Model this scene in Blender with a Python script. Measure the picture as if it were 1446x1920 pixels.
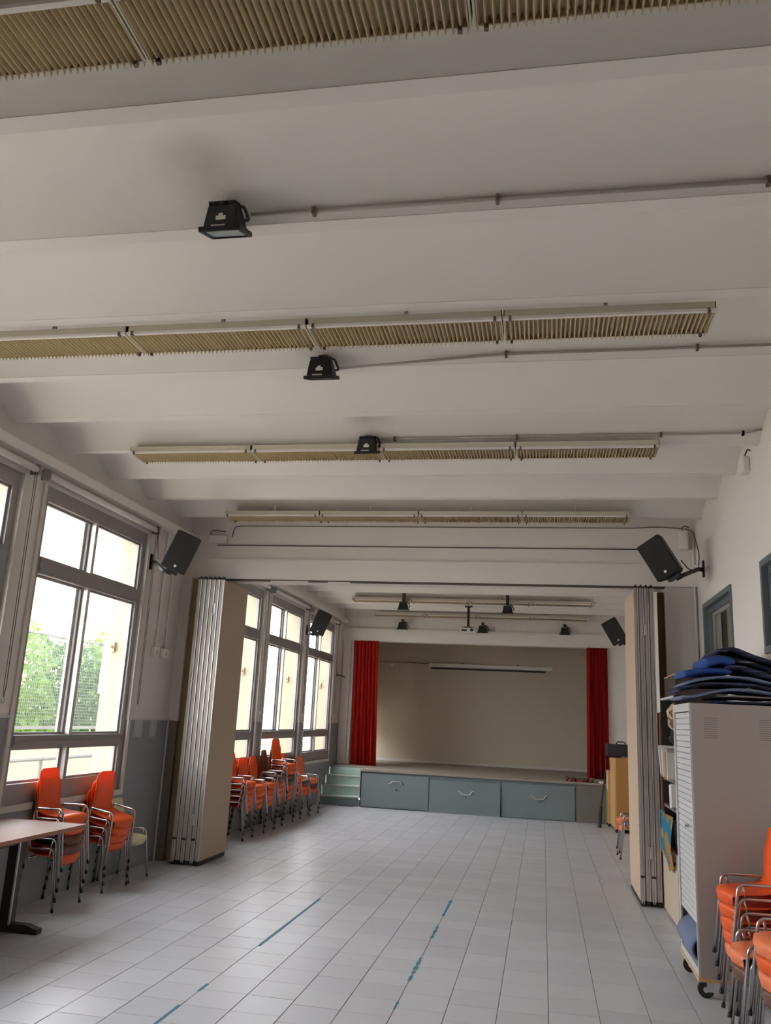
import bpy, bmesh, math, random
from mathutils import Vector, Matrix
random.seed(7)
for o in list(bpy.data.objects): bpy.data.objects.remove(o)
S = bpy.context.scene
COL = S.collection
# ---------------------------------------------------------------- camera
F, A, B, Cc = 1567.45, 0.192369546, 0.241861948, 0.0489860264
fwd = Vector((-math.sin(A)*math.cos(B), math.cos(A)*math.cos(B), math.sin(B)))
r0 = Vector((math.cos(A), math.sin(A), 0)); u0 = r0.cross(fwd)
rr = math.cos(Cc)*r0 + math.sin(Cc)*u0; uu = rr.cross(fwd)
cd = bpy.data.cameras.new('camera'); cam = bpy.data.objects.new('camera', cd); COL.objects.link(cam)
M = Matrix((rr, uu, -fwd)).transposed().to_4x4(); M.translation = (0, 0, 1.65)
cam.matrix_world = M
cd.sensor_fit = 'HORIZONTAL'; cd.sensor_width = 36; cd.lens = F/1446*36; cd.clip_end = 200
S.camera = cam
# ---------------------------------------------------------------- sky and exposure
W = bpy.data.worlds.new('world'); S.world = W; W.use_nodes = True
bg = W.node_tree.nodes['Background']; bg.inputs[0].default_value = (0.93, 0.975, 1.02, 1); bg.inputs[1].default_value = 10.5
S.view_settings.view_transform = 'Standard'; S.view_settings.look = 'None'
S.view_settings.exposure = 0.0; S.view_settings.gamma = 1; S.view_settings.use_curve_mapping = False

# ---------------------------------------------------------------- materials
def lin(c):
    return tuple((v/255/12.92 if v/255 <= .04045 else ((v/255+.055)/1.055)**2.4) for v in c)
def mat(name, c, rough=.6, metal=0, noise=0, scale=8, bump=0, bscale=60, spec=.5, coat=0, trans=0):
    m = bpy.data.materials.new(name); m.use_nodes = True; nt = m.node_tree; b = nt.nodes['Principled BSDF']
    col = lin(c)+(1,)
    b.inputs['Base Color'].default_value = col; b.inputs['Roughness'].default_value = rough
    b.inputs['Metallic'].default_value = metal; b.inputs['Specular IOR Level'].default_value = spec
    b.inputs['Coat Weight'].default_value = coat
    tc = nt.nodes.new('ShaderNodeTexCoord')
    if noise:
        n = nt.nodes.new('ShaderNodeTexNoise'); n.inputs['Scale'].default_value = scale; n.inputs['Detail'].default_value = 5
        nt.links.new(tc.outputs['Object'], n.inputs['Vector'])
        mx = nt.nodes.new('ShaderNodeMix'); mx.data_type = 'RGBA'
        mx.inputs[6].default_value = tuple(v*(1-noise) for v in col[:3])+(1,)
        mx.inputs[7].default_value = tuple(min(1, v*(1+noise)) for v in col[:3])+(1,)
        nt.links.new(n.outputs['Fac'], mx.inputs[0]); nt.links.new(mx.outputs[2], b.inputs['Base Color'])
    if bump:
        n2 = nt.nodes.new('ShaderNodeTexNoise'); n2.inputs['Scale'].default_value = bscale; n2.inputs['Detail'].default_value = 4
        nt.links.new(tc.outputs['Object'], n2.inputs['Vector'])
        bp = nt.nodes.new('ShaderNodeBump'); bp.inputs['Strength'].default_value = bump; bp.inputs['Distance'].default_value = .01
        nt.links.new(n2.outputs['Fac'], bp.inputs['Height']); nt.links.new(bp.outputs[0], b.inputs['Normal'])
    if trans:
        t = nt.nodes.new('ShaderNodeBsdfTranslucent'); t.inputs[0].default_value = col
        ms = nt.nodes.new('ShaderNodeMixShader'); ms.inputs[0].default_value = trans
        out = nt.nodes['Material Output']
        nt.links.new(b.outputs[0], ms.inputs[1]); nt.links.new(t.outputs[0], ms.inputs[2]); nt.links.new(ms.outputs[0], out.inputs[0])
    return m
def add_dark_spots(m, pts, r, amt):
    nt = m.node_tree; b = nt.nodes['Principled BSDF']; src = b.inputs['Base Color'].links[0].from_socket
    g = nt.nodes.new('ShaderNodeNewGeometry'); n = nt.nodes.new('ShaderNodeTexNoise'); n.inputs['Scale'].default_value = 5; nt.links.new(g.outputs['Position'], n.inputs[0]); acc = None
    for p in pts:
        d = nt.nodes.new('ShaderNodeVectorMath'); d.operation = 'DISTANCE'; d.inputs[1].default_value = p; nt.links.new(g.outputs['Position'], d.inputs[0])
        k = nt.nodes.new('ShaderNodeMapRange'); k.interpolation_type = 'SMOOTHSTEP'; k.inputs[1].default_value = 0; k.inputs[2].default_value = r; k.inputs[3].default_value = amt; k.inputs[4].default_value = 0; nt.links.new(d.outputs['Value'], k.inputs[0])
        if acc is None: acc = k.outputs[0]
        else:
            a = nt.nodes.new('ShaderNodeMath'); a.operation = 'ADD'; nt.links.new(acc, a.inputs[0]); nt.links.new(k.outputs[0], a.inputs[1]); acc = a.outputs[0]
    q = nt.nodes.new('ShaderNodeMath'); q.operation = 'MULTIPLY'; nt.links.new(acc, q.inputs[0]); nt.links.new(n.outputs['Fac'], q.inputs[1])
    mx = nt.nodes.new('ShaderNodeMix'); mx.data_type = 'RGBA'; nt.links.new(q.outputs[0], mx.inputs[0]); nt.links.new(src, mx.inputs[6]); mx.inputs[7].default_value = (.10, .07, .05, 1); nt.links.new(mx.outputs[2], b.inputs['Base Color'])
def two_tone(name, low, high, z, rough=.7):
    m = mat(name, high, rough, bump=.15, bscale=30); nt = m.node_tree; b = nt.nodes['Principled BSDF']
    g = nt.nodes.new('ShaderNodeNewGeometry'); s = nt.nodes.new('ShaderNodeSeparateXYZ'); nt.links.new(g.outputs['Position'], s.inputs[0])
    t = nt.nodes.new('ShaderNodeMath'); t.operation = 'GREATER_THAN'; t.inputs[1].default_value = z; nt.links.new(s.outputs[2], t.inputs[0])
    n = nt.nodes.new('ShaderNodeTexNoise'); n.inputs['Scale'].default_value = 3; nt.links.new(g.outputs['Position'], n.inputs[0])
    mx = nt.nodes.new('ShaderNodeMix'); mx.data_type = 'RGBA'; nt.links.new(t.outputs[0], mx.inputs[0])
    mx.inputs[6].default_value = lin(low)+(1,); mx.inputs[7].default_value = lin(high)+(1,)
    m2 = nt.nodes.new('ShaderNodeMix'); m2.data_type = 'RGBA'; m2.blend_type = 'MULTIPLY'; m2.inputs[0].default_value = .12
    nt.links.new(mx.outputs[2], m2.inputs[6]); nt.links.new(n.outputs['Fac'], m2.inputs[7]); nt.links.new(m2.outputs[2], b.inputs['Base Color'])
    return m
def stripes(name, c1, c2, freq, axis='Y', rough=.8, sharp=.5):
    m = mat(name, c1, rough); nt = m.node_tree; b = nt.nodes['Principled BSDF']
    tc = nt.nodes.new('ShaderNodeTexCoord'); s = nt.nodes.new('ShaderNodeSeparateXYZ'); nt.links.new(tc.outputs['Object'], s.inputs[0])
    a = nt.nodes.new('ShaderNodeMath'); a.operation = 'MULTIPLY'; a.inputs[1].default_value = freq*6.283; nt.links.new(s.outputs['XYZ'.index(axis)], a.inputs[0])
    si = nt.nodes.new('ShaderNodeMath'); si.operation = 'SINE'; nt.links.new(a.outputs[0], si.inputs[0])
    t = nt.nodes.new('ShaderNodeMath'); t.operation = 'GREATER_THAN'; t.inputs[1].default_value = sharp; nt.links.new(si.outputs[0], t.inputs[0])
    mx = nt.nodes.new('ShaderNodeMix'); mx.data_type = 'RGBA'; nt.links.new(t.outputs[0], mx.inputs[0])
    mx.inputs[6].default_value = lin(c1)+(1,); mx.inputs[7].default_value = lin(c2)+(1,); nt.links.new(mx.outputs[2], b.inputs['Base Color'])
    return m
def blobs(name, c1, c2, scale, th=.5):
    m = mat(name, c1, .8); nt = m.node_tree; b = nt.nodes['Principled BSDF']
    tc = nt.nodes.new('ShaderNodeTexCoord'); n = nt.nodes.new('ShaderNodeTexNoise'); n.inputs['Scale'].default_value = scale; n.inputs['Detail'].default_value = 0
    nt.links.new(tc.outputs['Object'], n.inputs[0])
    r = nt.nodes.new('ShaderNodeValToRGB'); r.color_ramp.elements[0].position = th-.03; r.color_ramp.elements[1].position = th+.03
    r.color_ramp.elements[0].color = lin(c1)+(1,); r.color_ramp.elements[1].color = lin(c2)+(1,)
    nt.links.new(n.outputs['Fac'], r.inputs[0]); nt.links.new(r.outputs[0], b.inputs['Base Color'])
    return m
def glassmat(name, tint=(1, 1, 1), gl=.08):
    m = bpy.data.materials.new(name); m.use_nodes = True; nt = m.node_tree; nt.nodes.clear()
    o = nt.nodes.new('ShaderNodeOutputMaterial'); t = nt.nodes.new('ShaderNodeBsdfTransparent'); t.inputs[0].default_value = tint+(1,)
    g = nt.nodes.new('ShaderNodeBsdfGlossy'); g.inputs['Roughness'].default_value = .02
    f = nt.nodes.new('ShaderNodeMath'); f.operation = 'MULTIPLY'; f.inputs[1].default_value = gl*1.6; lw = nt.nodes.new('ShaderNodeLayerWeight'); lw.inputs[0].default_value = .5; nt.links.new(lw.outputs['Facing'], f.inputs[0])
    x = nt.nodes.new('ShaderNodeMixShader'); nt.links.new(f.outputs[0], x.inputs[0]); nt.links.new(t.outputs[0], x.inputs[1]); nt.links.new(g.outputs[0], x.inputs[2]); nt.links.new(x.outputs[0], o.inputs[0])
    return m
m_plaster = mat('white_plaster', (226, 219, 212), .75, noise=.025, scale=2, bump=.12, bscale=25)
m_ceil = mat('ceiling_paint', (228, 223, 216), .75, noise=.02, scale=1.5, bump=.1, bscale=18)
add_dark_spots(m_ceil, [(-1.48, 3.0, 3.98), (-1.40, 4.66, 3.98), (-1.38, 6.22, 3.99)], .30, .55)  # darkens the ceiling colour in soft noisy spots near the floodlights
m_wallL = two_tone('left_wall_paint', (146, 148, 150), (222, 214, 208), 1.51)
m_grout = mat('grout', (98, 94, 92), .9)
m_tiles = [mat('floor_tile_%s' % n, c, .34, noise=.03, scale=5, bump=.05, bscale=12, spec=.5) for n, c in (('a', (190, 189, 193)), ('b', (194, 193, 197)), ('c', (186, 185, 190)))]
m_alu = mat('painted_aluminium', (150, 145, 142), .5, metal=.15, noise=.03)
m_alu_lt = mat('bare_aluminium', (206, 202, 198), .35, metal=.5)
m_trim = mat('cream_trim', (206, 198, 190), .6)
m_cream = mat('cream_render', (176, 160, 138), .9, noise=.03)
m_blue_frame = mat('blue_grey_frame', (98, 106, 108), .5, noise=.04)
m_glass = glassmat('window_glass'); m_glass_dk = glassmat('inner_glass', (.75, .78, .75))
m_dark_gap = mat('dark_recess', (36, 32, 30), .9)
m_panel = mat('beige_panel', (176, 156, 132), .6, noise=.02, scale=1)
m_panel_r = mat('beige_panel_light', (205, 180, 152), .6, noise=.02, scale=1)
m_prof = mat('panel_edge_profile', (176, 166, 158), .45, metal=.3)
m_prof_dk = mat('panel_edge_groove', (128, 118, 112), .5, metal=.2)  # joint shadow of the panel edges put into a darker groove colour
m_olive = mat('olive_board', (152, 134, 90), .7, noise=.06, scale=3)
m_brown = mat('brown_board', (112, 84, 50), .7, noise=.08, scale=3)
m_black = mat('black_plastic', (30, 27, 26), .55)
m_grille = mat('black_grille', (26, 20, 19), .7, bump=.4, bscale=400)
m_spk = mat('speaker_case', (66, 56, 50), .6)
m_white = mat('white_plastic', (228, 222, 215), .5)
m_louv = mat('yellowed_louvre_plastic', (206, 188, 148), .5, noise=.06, scale=6)
m_lamp = mat('lamp_housing', (206, 198, 178), .5)
m_lamp_in = mat('lamp_inside', (190, 176, 142), .6)
m_conduit = mat('grey_conduit', (168, 160, 152), .6)
m_wire = mat('dark_wire', (84, 72, 62), .7)
m_orange = mat('orange_shell', (250, 106, 44), .33, noise=.03, scale=4, trans=.3)
m_orange2 = mat('faded_orange_shell', (244, 134, 88), .38, noise=.04, scale=4, trans=.15)
m_brownshell = mat('brown_shell', (104, 62, 44), .35, trans=.08)
m_paleshell = mat('pale_shell', (214, 206, 168), .45)
m_chrome = mat('chrome_tube', (190, 186, 186), .22, metal=1)
m_cap = mat('dark_foot_cap', (40, 38, 38), .6)
m_wood = mat('table_laminate', (118, 84, 68), .5, noise=.05, scale=10)
m_woodedge = mat('table_edge', (150, 102, 76), .5)
m_darkmetal = mat('dark_metal', (62, 56, 54), .5, metal=.3)
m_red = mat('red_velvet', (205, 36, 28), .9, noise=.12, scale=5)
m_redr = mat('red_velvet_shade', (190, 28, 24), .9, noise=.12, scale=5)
m_stage = mat('grey_stage_paint', (118, 128, 130), .6, noise=.05, scale=2)
m_stage2 = mat('warm_grey_board', (118, 108, 102), .6, noise=.04, scale=3)
m_step = mat('worn_green_step', (178, 196, 188), .5, noise=.12, scale=6)
m_stagetop = mat('worn_stage_floor', (150, 140, 126), .6, noise=.15, scale=4)
m_backwall = mat('stage_back_wall', (200, 186, 166), .8, noise=.03, scale=1.5)
m_cab = mat('cabinet_grey', (162, 149, 142), .5, noise=.02)
m_cabfront = mat('cabinet_shutter', (188, 185, 183), .5)
m_ply = mat('plywood', (196, 156, 112), .7, noise=.1, scale=12)
m_rubber = mat('black_rubber', (28, 27, 27), .6)
m_beigedoor = mat('beige_door', (198, 182, 158), .5, noise=.03)
m_matnavy = stripes('navy_mat', (24, 28, 52), (70, 74, 98), 34, 'Z', sharp=.8)
m_matgrip = stripes('grey_blue_grip', (112, 122, 148), (82, 92, 124), 90, 'Y')
m_matblue = mat('blue_mat', (38, 72, 142), .8, noise=.08, scale=9)
m_green = mat('green_board', (64, 150, 48), .6)
m_ochre = mat('ochre_wood', (168, 116, 54), .6, noise=.08, scale=5)
m_ochre2 = mat('light_ochre_wood', (206, 160, 106), .6, noise=.06, scale=5)
m_tape = mat('blue_tape', (60, 122, 140), .7, noise=.25, scale=60)
m_paper = mat('paper', (214, 206, 194), .8, noise=.05, scale=30)
m_bluetub = mat('blue_tub', (60, 66, 150), .5)
m_greytub = mat('grey_tub', (150, 152, 168), .5)
m_bag = blobs('patterned_bag', (60, 158, 190), (222, 160, 62), 7, .52)
m_cloth = blobs('beige_brown_cloth', (196, 172, 136), (104, 74, 50), 22, .55)
m_redthing = mat('red_plastic', (190, 40, 40), .5)
m_concrete = mat('yard_concrete', (196, 188, 174), .9, noise=.08, scale=1)
m_fence = mat('fence_wire', (112, 114, 108), .6)
m_leaf = mat('hedge_leaf', (116, 150, 66), .6, noise=.35, scale=3, trans=.35)
m_leaf2 = mat('hedge_leaf_dark', (70, 108, 58), .6, noise=.35, scale=3, trans=.3)
m_brickish = mat('pale_brick', (206, 150, 120), .9, noise=.08, scale=4)
m_patch = mat('pale_patch', (176, 176, 176), .7)

# ---------------------------------------------------------------- helpers
def link(o): COL.objects.link(o); return o
def thing(name, label, cat, loc=(0, 0, 0), rz=0, group=None):
    o = link(bpy.data.objects.new(name, None)); o.location = loc; o.rotation_euler = (0, 0, rz); o.empty_display_size = .1
    o['label'] = label; o['category'] = cat
    if group: o['group'] = group
    return o
def wloc(o):
    v = Vector((0, 0, 0))
    while o is not None: v += o.location; o = o.parent
    return v
def obj(name, bm, m, parent=None, local=False, smooth=False, label=None, kind=None):
    if parent is not None and not local:
        bmesh.ops.translate(bm, verts=bm.verts, vec=-wloc(parent))
    me = bpy.data.meshes.new(name); bm.to_mesh(me); bm.free()
    for mm in (m if isinstance(m, (list, tuple)) else [m]): me.materials.append(mm)
    if smooth:
        for p in me.polygons: p.use_smooth = True
    o = link(bpy.data.objects.new(name, me)); o.parent = parent
    if label: o['label'] = label
    if kind: o['kind'] = kind
    return o
def solo(name, bm, m, label, cat, group=None, smooth=False, kind=None):
    # mesh thing with its origin at its own base
    vs = [v.co for v in bm.verts]
    c = Vector(((min(v.x for v in vs)+max(v.x for v in vs))/2, (min(v.y for v in vs)+max(v.y for v in vs))/2, min(v.z for v in vs)))
    bmesh.ops.translate(bm, verts=bm.verts, vec=-c)
    o = obj(name, bm, m, None, smooth=smooth); o.location = c
    o['label'] = label; o['category'] = cat
    if group: o['group'] = group
    if kind: o['kind'] = kind
    return o
def struct(name, bm, m, parent=None, smooth=False):
    o = obj(name, bm, m, parent, smooth=smooth)
    if parent is None: o['kind'] = 'structure'
    return o
def sroot(name, loc=(0, 0, 0)):
    o = link(bpy.data.objects.new(name, None)); o.location = loc; o['kind'] = 'structure'; return o
def nb(): return bmesh.new()
def bx(bm, x0, x1, y0, y1, z0, z1, mi=0):
    v = [bm.verts.new((x, y, z)) for z in (z0, z1) for y in (y0, y1) for x in (x0, x1)]
    for f in ((0, 2, 3, 1), (4, 5, 7, 6), (0, 1, 5, 4), (2, 6, 7, 3), (0, 4, 6, 2), (1, 3, 7, 5)):
        fc = bm.faces.new([v[i] for i in f]); fc.material_index = mi
    return v
def box(*a):
    bm = nb(); bx(bm, *a); return bm
def rbox(x0, x1, y0, y1, z0, z1, b=.01, seg=2):
    bm = box(x0, x1, y0, y1, z0, z1)
    bmesh.ops.bevel(bm, geom=list(bm.edges), offset=b, segments=seg, affect='EDGES', profile=.5); return bm
def obx(bm, c, ax, ay, az):
    c = Vector(c); ax, ay, az = Vector(ax), Vector(ay), Vector(az)
    v = [bm.verts.new(c+ax*i+ay*j+az*k) for k in (-1, 1) for j in (-1, 1) for i in (-1, 1)]
    for f in ((0, 2, 3, 1), (4, 5, 7, 6), (0, 1, 5, 4), (2, 6, 7, 3), (0, 4, 6, 2), (1, 3, 7, 5)): bm.faces.new([v[i] for i in f])
def tube(bm, pts, r, n=8, closed_ends=True):
    pts = [Vector(p) for p in pts]; rings = []
    up = Vector((0, 0, 1))
    t0 = (pts[1]-pts[0]).normalized()
    if abs(t0.dot(up)) > .95: up = Vector((0, 1, 0))
    nrm = t0.cross(up).normalized()
    for i, p in enumerate(pts):
        if i == 0: t = pts[1]-p
        elif i == len(pts)-1: t = p-pts[i-1]
        else: t = (pts[i+1]-p).normalized()+(p-pts[i-1]).normalized()
        t.normalize(); nrm = (nrm-t*nrm.dot(t)).normalized(); bn = t.cross(nrm)
        rad = r[i] if isinstance(r, (list, tuple)) else r
        rings.append([bm.verts.new(p+(nrm*math.cos(a)+bn*math.sin(a))*rad) for a in [2*math.pi*k/n for k in range(n)]])
    for a, b in zip(rings, rings[1:]):
        for k in range(n): bm.faces.new((a[k], a[(k+1) % n], b[(k+1) % n], b[k]))
    if closed_ends:
        bm.faces.new(rings[0][::-1]); bm.faces.new(rings[-1])
def rounded(pts, rad, n=4):
    pts = [Vector(p) for p in pts]; out = [pts[0]]
    for a, b, c in zip(pts, pts[1:], pts[2:]):
        d1 = (a-b); d2 = (c-b); q = min(rad, d1.length*.45, d2.length*.45); p1 = b+d1.normalized()*q; p2 = b+d2.normalized()*q
        for i in range(n+1):
            t = i/n; out.append(p1.lerp(b, t).lerp(b.lerp(p2, t), t))
    out.append(pts[-1]); return out
def cyl(bm, p0, p1, r, n=16): tube(bm, [p0, p1], r, n)
def prism(bm, poly, axis, a0, a1):
    # poly in the two other axes; extruded along axis
    def P(u, v, w): return {'x': (w, u, v), 'y': (u, w, v), 'z': (u, v, w)}[axis]
    A_ = [bm.verts.new(P(u, v, a0)) for u, v in poly]; B_ = [bm.verts.new(P(u, v, a1)) for u, v in poly]; n = len(poly)
    for i in range(n): bm.faces.new((A_[i], A_[(i+1) % n], B_[(i+1) % n], B_[i]))
    bm.faces.new(A_[::-1]); bm.faces.new(B_)
    bmesh.ops.recalc_face_normals(bm, faces=bm.faces)
def slab(path, t, y0, y1, ny=6, wob=0):
    # ribbon of thickness t following a path in xz, swept along y
    pts = [Vector((p[0], 0, p[1])) for p in path]; top, bot = [], []
    bm = nb(); n = len(pts); tops = []; bots = []
    for i, p in enumerate(pts):
        d = (pts[min(i+1, n-1)]-pts[max(i-1, 0)]).normalized(); nn = Vector((-d.z, 0, d.x))
        if nn.z < 0 and False: nn = -nn
        k = 1 if 0 < i < n-1 else .45
        ra, rb = [], []
        for j in range(ny+1):
            y = y0+(y1-y0)*j/ny; e = 1 if 0 < j < ny else .5
            w = wob*math.sin(j*1.7+i*.9)
            ra.append(bm.verts.new(p+nn*(t/2*k*e+w)+Vector((0, y, 0)))); rb.append(bm.verts.new(p-nn*(t/2*k*e-w)+Vector((0, y, 0))))
        tops.append(ra); bots.append(rb)
    for i in range(n-1):
        for j in range(ny):
            bm.faces.new((tops[i][j], tops[i+1][j], tops[i+1][j+1], tops[i][j+1])); bm.faces.new((bots[i][j], bots[i][j+1], bots[i+1][j+1], bots[i+1][j]))
    for i in range(n-1):
        for j in (0, ny): bm.faces.new((tops[i][j], bots[i][j], bots[i+1][j], tops[i+1][j]))
    for j in range(ny):
        for i in (0, n-1): bm.faces.new((tops[i][j], tops[i][j+1], bots[i][j+1], bots[i][j]))
    bmesh.ops.recalc_face_normals(bm, faces=bm.faces); return bm
def smoothpath(pts, k=4):
    out = []; P = [Vector((p[0], p[1])) for p in pts]
    for i in range(len(P)-1):
        p0, p1, p2, p3 = P[max(i-1, 0)], P[i], P[i+1], P[min(i+2, len(P)-1)]
        for j in range(k):
            t = j/k; out.append(tuple(.5*((2*p1)+(p2-p0)*t+(2*p0-5*p1+4*p2-p3)*t*t+(3*p1-p0-3*p2+p3)*t**3)))
    out.append(tuple(P[-1])); return out
def dup(root, loc=None, rz=None, label=None, group=None):
    def cp(o, par):
        c = o.copy(); COL.objects.link(c); c.parent = par
        for ch in o.children: cp(ch, c)
        return c
    r = cp(root, None)
    if loc is not None: r.location = loc
    if rz is not None: r.rotation_euler = (0, 0, rz)
    if label: r['label'] = label
    if group: r['group'] = group
    return r

# ================================================================ STRUCTURE
XL, XR, ZB, YB = -4.25, 1.64, 3.85, -3.6       # left wall, right wall, beam soffit, wall behind the camera
YD0, YD1, YP, YS = 9.45, 9.80, 17.75, 20.25     # divider header, proscenium, stage back wall
TW = 0.2965
# floor slab + tiles
floor = struct('floor', box(XL-.3, XR+.3, YB-.3, YP+.1, -.12, -.004), m_grout)
tile_meshes = []
for i in range(6):
    bm = rbox(.0022, TW-.0022, .0022, TW-.0022, -.010, 0, .0012, 1)
    me = bpy.data.meshes.new('floor_tile'); bm.to_mesh(me); bm.free(); me.materials.append(m_tiles[i % 3]); tile_meshes.append(me)
offs = {}
cells = []
x0g = .036-TW*15
for c in range(-0, 21):
    x = x0g+c*TW; off = random.uniform(-.09, .09)+(.148 if random.random() < .35 else 0)
    for r in range(-13, 57):
        y = r*TW+off
        if x+TW > XR+.25 or x < XL-.25 or y+TW > 16.6 or y < YB: continue
        d = math.hypot(x+.15, y)
        vis = y > 3.6 and abs(math.atan2(x+.15, y)+.19) < .5
        cells.append((0 if vis else 1, d, x, y))
cells.sort()
rest = nb()
for k, (v, d, x, y) in enumerate(cells):
    if k < 300:
        o = link(bpy.data.objects.new('floor_tile', tile_meshes[random.randrange(6)])); o.parent = floor
        o.location = (x, y, random.uniform(-.0006, .0004))
    else:
        z = random.uniform(-.0006, .0004)
        bx(rest, x+.0022, x+TW-.0022, y+.0022, y+TW-.0022, -.01, z, random.randrange(3))
obj('floor_tiles', rest, m_tiles, floor, kind='stuff')

# left wall with window openings
ZS, ZT = .82, 3.49
LW = [(1.71, 3.69), (4.03, 6.01), (6.35, 8.33), (10.38, 12.36), (12.70, 14.68), (15.02, 17.0)]
XO = -4.58
bm = nb(); y = YB
for a, b in LW+[(YP+.3, None)]:
    bx(bm, XO, XL, y, a, -.1, 4.2)
    if b is None: break
    bx(bm, XO, XL, a, b, -.1, ZS); bx(bm, XO, XL, a, b, ZT, 4.2); y = b
wall_left = struct('wall_left', bm, m_wallL)
# cream exterior reveals (render on the outside jambs)
for n, (a, b) in enumerate(LW):
    win = sroot('window_%d' % (n+1), (XL, (a+b)/2, ZS))
    f = nb()   # outer frame
    x0, x1 = -4.345, -4.27
    bx(f, x0, x1, a, a+.085, ZS, ZT); bx(f, x0, x1, b-.085, b, ZS, ZT)
    bx(f, x0, x1, a+.085, b-.085, ZT-.13, ZT); bx(f, x0, x1, a+.085, b-.085, ZS, ZS+.16)
    obj('outer_frame', f, m_alu, win)
    for z0, z1 in ((2.72, 2.86), (1.27, 1.37)):
        t = nb(); bx(t, x0, x1+.012, a+.085, b-.085, z0, z1); bx(t, x1+.012, x1+.024, a+.085, b-.085, z0+.03, z0+.05); bx(t, x1+.012, x1+.02, a+.085, b-.085, z1-.03, z1-.018)
        obj('transom', t, m_alu, win)
    ym = (a+b)/2-.06
    for z0, z1, w in ((2.86, ZT-.13, .05), (1.37, 2.72, .05), (ZS+.16, 1.27, .05)):
        t = nb(); bx(t, x0, x1+.01, ym-w/2, ym+w/2, z0, z1)
        if z0 > 1.3: bx(t, x0-.02, x0, ym-w/2-.06, ym+.01, z0, z1)
        obj('mullion', t, m_alu_lt if z0 > 1.3 else m_alu, win)
        # sash rails and panes
        for q, (p0, p1) in enumerate(((a+.085, ym-w/2), (ym+w/2, b-.085))):
            s = nb(); sw = .028; xs0 = x0+.01+(.02 if q else 0)
            bx(s, xs0, xs0+.022, p0, p0+sw, z0, z1); bx(s, xs0, xs0+.022, p1-sw, p1, z0, z1)
            bx(s, xs0, xs0+.022, p0+sw, p1-sw, z0, z0+sw*.8); bx(s, xs0, xs0+.022, p0+sw, p1-sw, z1-sw*.8, z1)
            so = obj('sash', s, m_alu, win)
            obj('pane', box(xs0+.009, xs0+.013, p0+sw, p1-sw, z0+sw*.8, z1-sw*.8), m_glass, so)
    c = nb()  # casing
    bx(c, XL+.001, XL+.018, a-.05, a, ZS-.05, ZT); bx(c, XL+.001, XL+.018, b, b+.05, ZS-.05, ZT); bx(c, XL+.001, XL+.02, a-.05, b+.05, ZS-.05, ZS)
    obj('casing', c, m_trim, win)
    rv = nb(); bx(rv, XO-.005, -4.35, b-.012, b-.001, ZS, ZT); bx(rv, XO-.005, -4.35, a+.001, a+.012, ZS, ZT); bx(rv, XO-.03, -4.35, a+.012, b-.012, ZS, ZS+.012)
    obj('outer_reveal', rv, m_cream, win)
    k = nb(); bx(k, -4.52, -4.47, b-.05, b-.012, 2.20, 2.30); bx(k, -4.50, -4.485, b-.09, b-.05, 2.24, 2.26)
    obj('shutter_latch', k, m_cream, win)
# dado cap strips
k = 1
for a, b in [(6.06, 6.30), (8.38, 9.32), (12.41, 12.65), (14.73, 14.97), (17.05, 17.7), (3.74, 3.98)]:
    struct('trim_%d' % k, box(XL+.001, XL+.016, a, b, 1.51, 1.535), m_trim); k += 1
# pelmet casing along the top of the left wall
for a, b in ((YB, YD0), (YD1, YP)):
    struct('trim_%d' % k, box(XL+.001, XL+.09, a+.01, b-.01, 3.615, 3.70), m_plaster); k += 1
# right wall with two inner windows
RW = [(4.7, 6.70), (7.77, 9.09)]
bm = nb(); y = YB
for a, b in RW+[(YP+.3, None)]:
    bx(bm, XR, XR+.16, y, a, -.1, 4.2)
    if b is None: break
    bx(bm, XR, XR+.16, a, b, -.1, 2.25); bx(bm, XR, XR+.16, a, b, 2.95, 4.2); y = b
struct('wall_right', bm, m_plaster)
for n, (a, b) in enumerate(RW):
    win = sroot('window_%d' % (9+n), (XR, (a+b)/2, 2.25)); z0, z1 = 2.25, 2.95
    f = nb()
    for d, x0, x1 in ((.05, XR-.018, XR+.05), (.10, XR+.03, XR+.075)):
        bx(f, x0, x1, a, a+d, z0, z1); bx(f, x0, x1, b-d, b, z0, z1); bx(f, x0, x1, a+d, b-d, z0, z0+d); bx(f, x0, x1, a+d, b-d, z1-d, z1)
    obj('frame', f, m_blue_frame, win)
    f = nb(); bx(f, XR+.06, XR+.09, a+.10, a+.135, z0+.1, z1-.1); bx(f, XR+.06, XR+.09, b-.135, b-.1, z0+.1, z1-.1)
    bx(f, XR+.06, XR+.09, a+.13, b-.13, z1-.13, z1-.1); bx(f, XR+.06, XR+.09, a+.13, b-.13, z0+.1, z0+.13)
    obj('sash', f, m_prof, win)
    obj('pane', box(XR+.072, XR+.076, a+.13, b-.13, z0+.13, z1-.13), m_glass_dk, win)
# corridor beyond the inner windows
bm = nb(); bx(bm, XR+.9, XR+1.0, 3, 12, -.1, 3.4); bx(bm, XR+.16, XR+1.0, 2.9, 3, -.1, 3.4); bx(bm, XR+.16, XR+1.0, 12, 12.1, -.1, 3.4); bx(bm, XR+.16, XR+1.0, 2.9, 12.1, 3.4, 3.5)
struct('wall_corridor', bm, mat('corridor_paint', (196, 190, 168), .8))
solo('tall_cupboard', box(XR+.35, XR+.8, 8.35, 9.0, 0, 3.0), m_brown, 'tall brown cupboard behind the inner window nearest the folded partition', 'cupboard')
solo('hanging_blind', box(XR+.2, XR+.215, 9.0, 11.0, 1.8, 3.2), mat('grey_blind', (176, 168, 146), .8), 'grey beige blind behind the inner window nearest the folded partition', 'blind')
# wall behind the camera
struct('wall_back', box(XL-.3, XR+.2, YB-.2, YB, -.1, 4.2), m_plaster)
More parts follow.
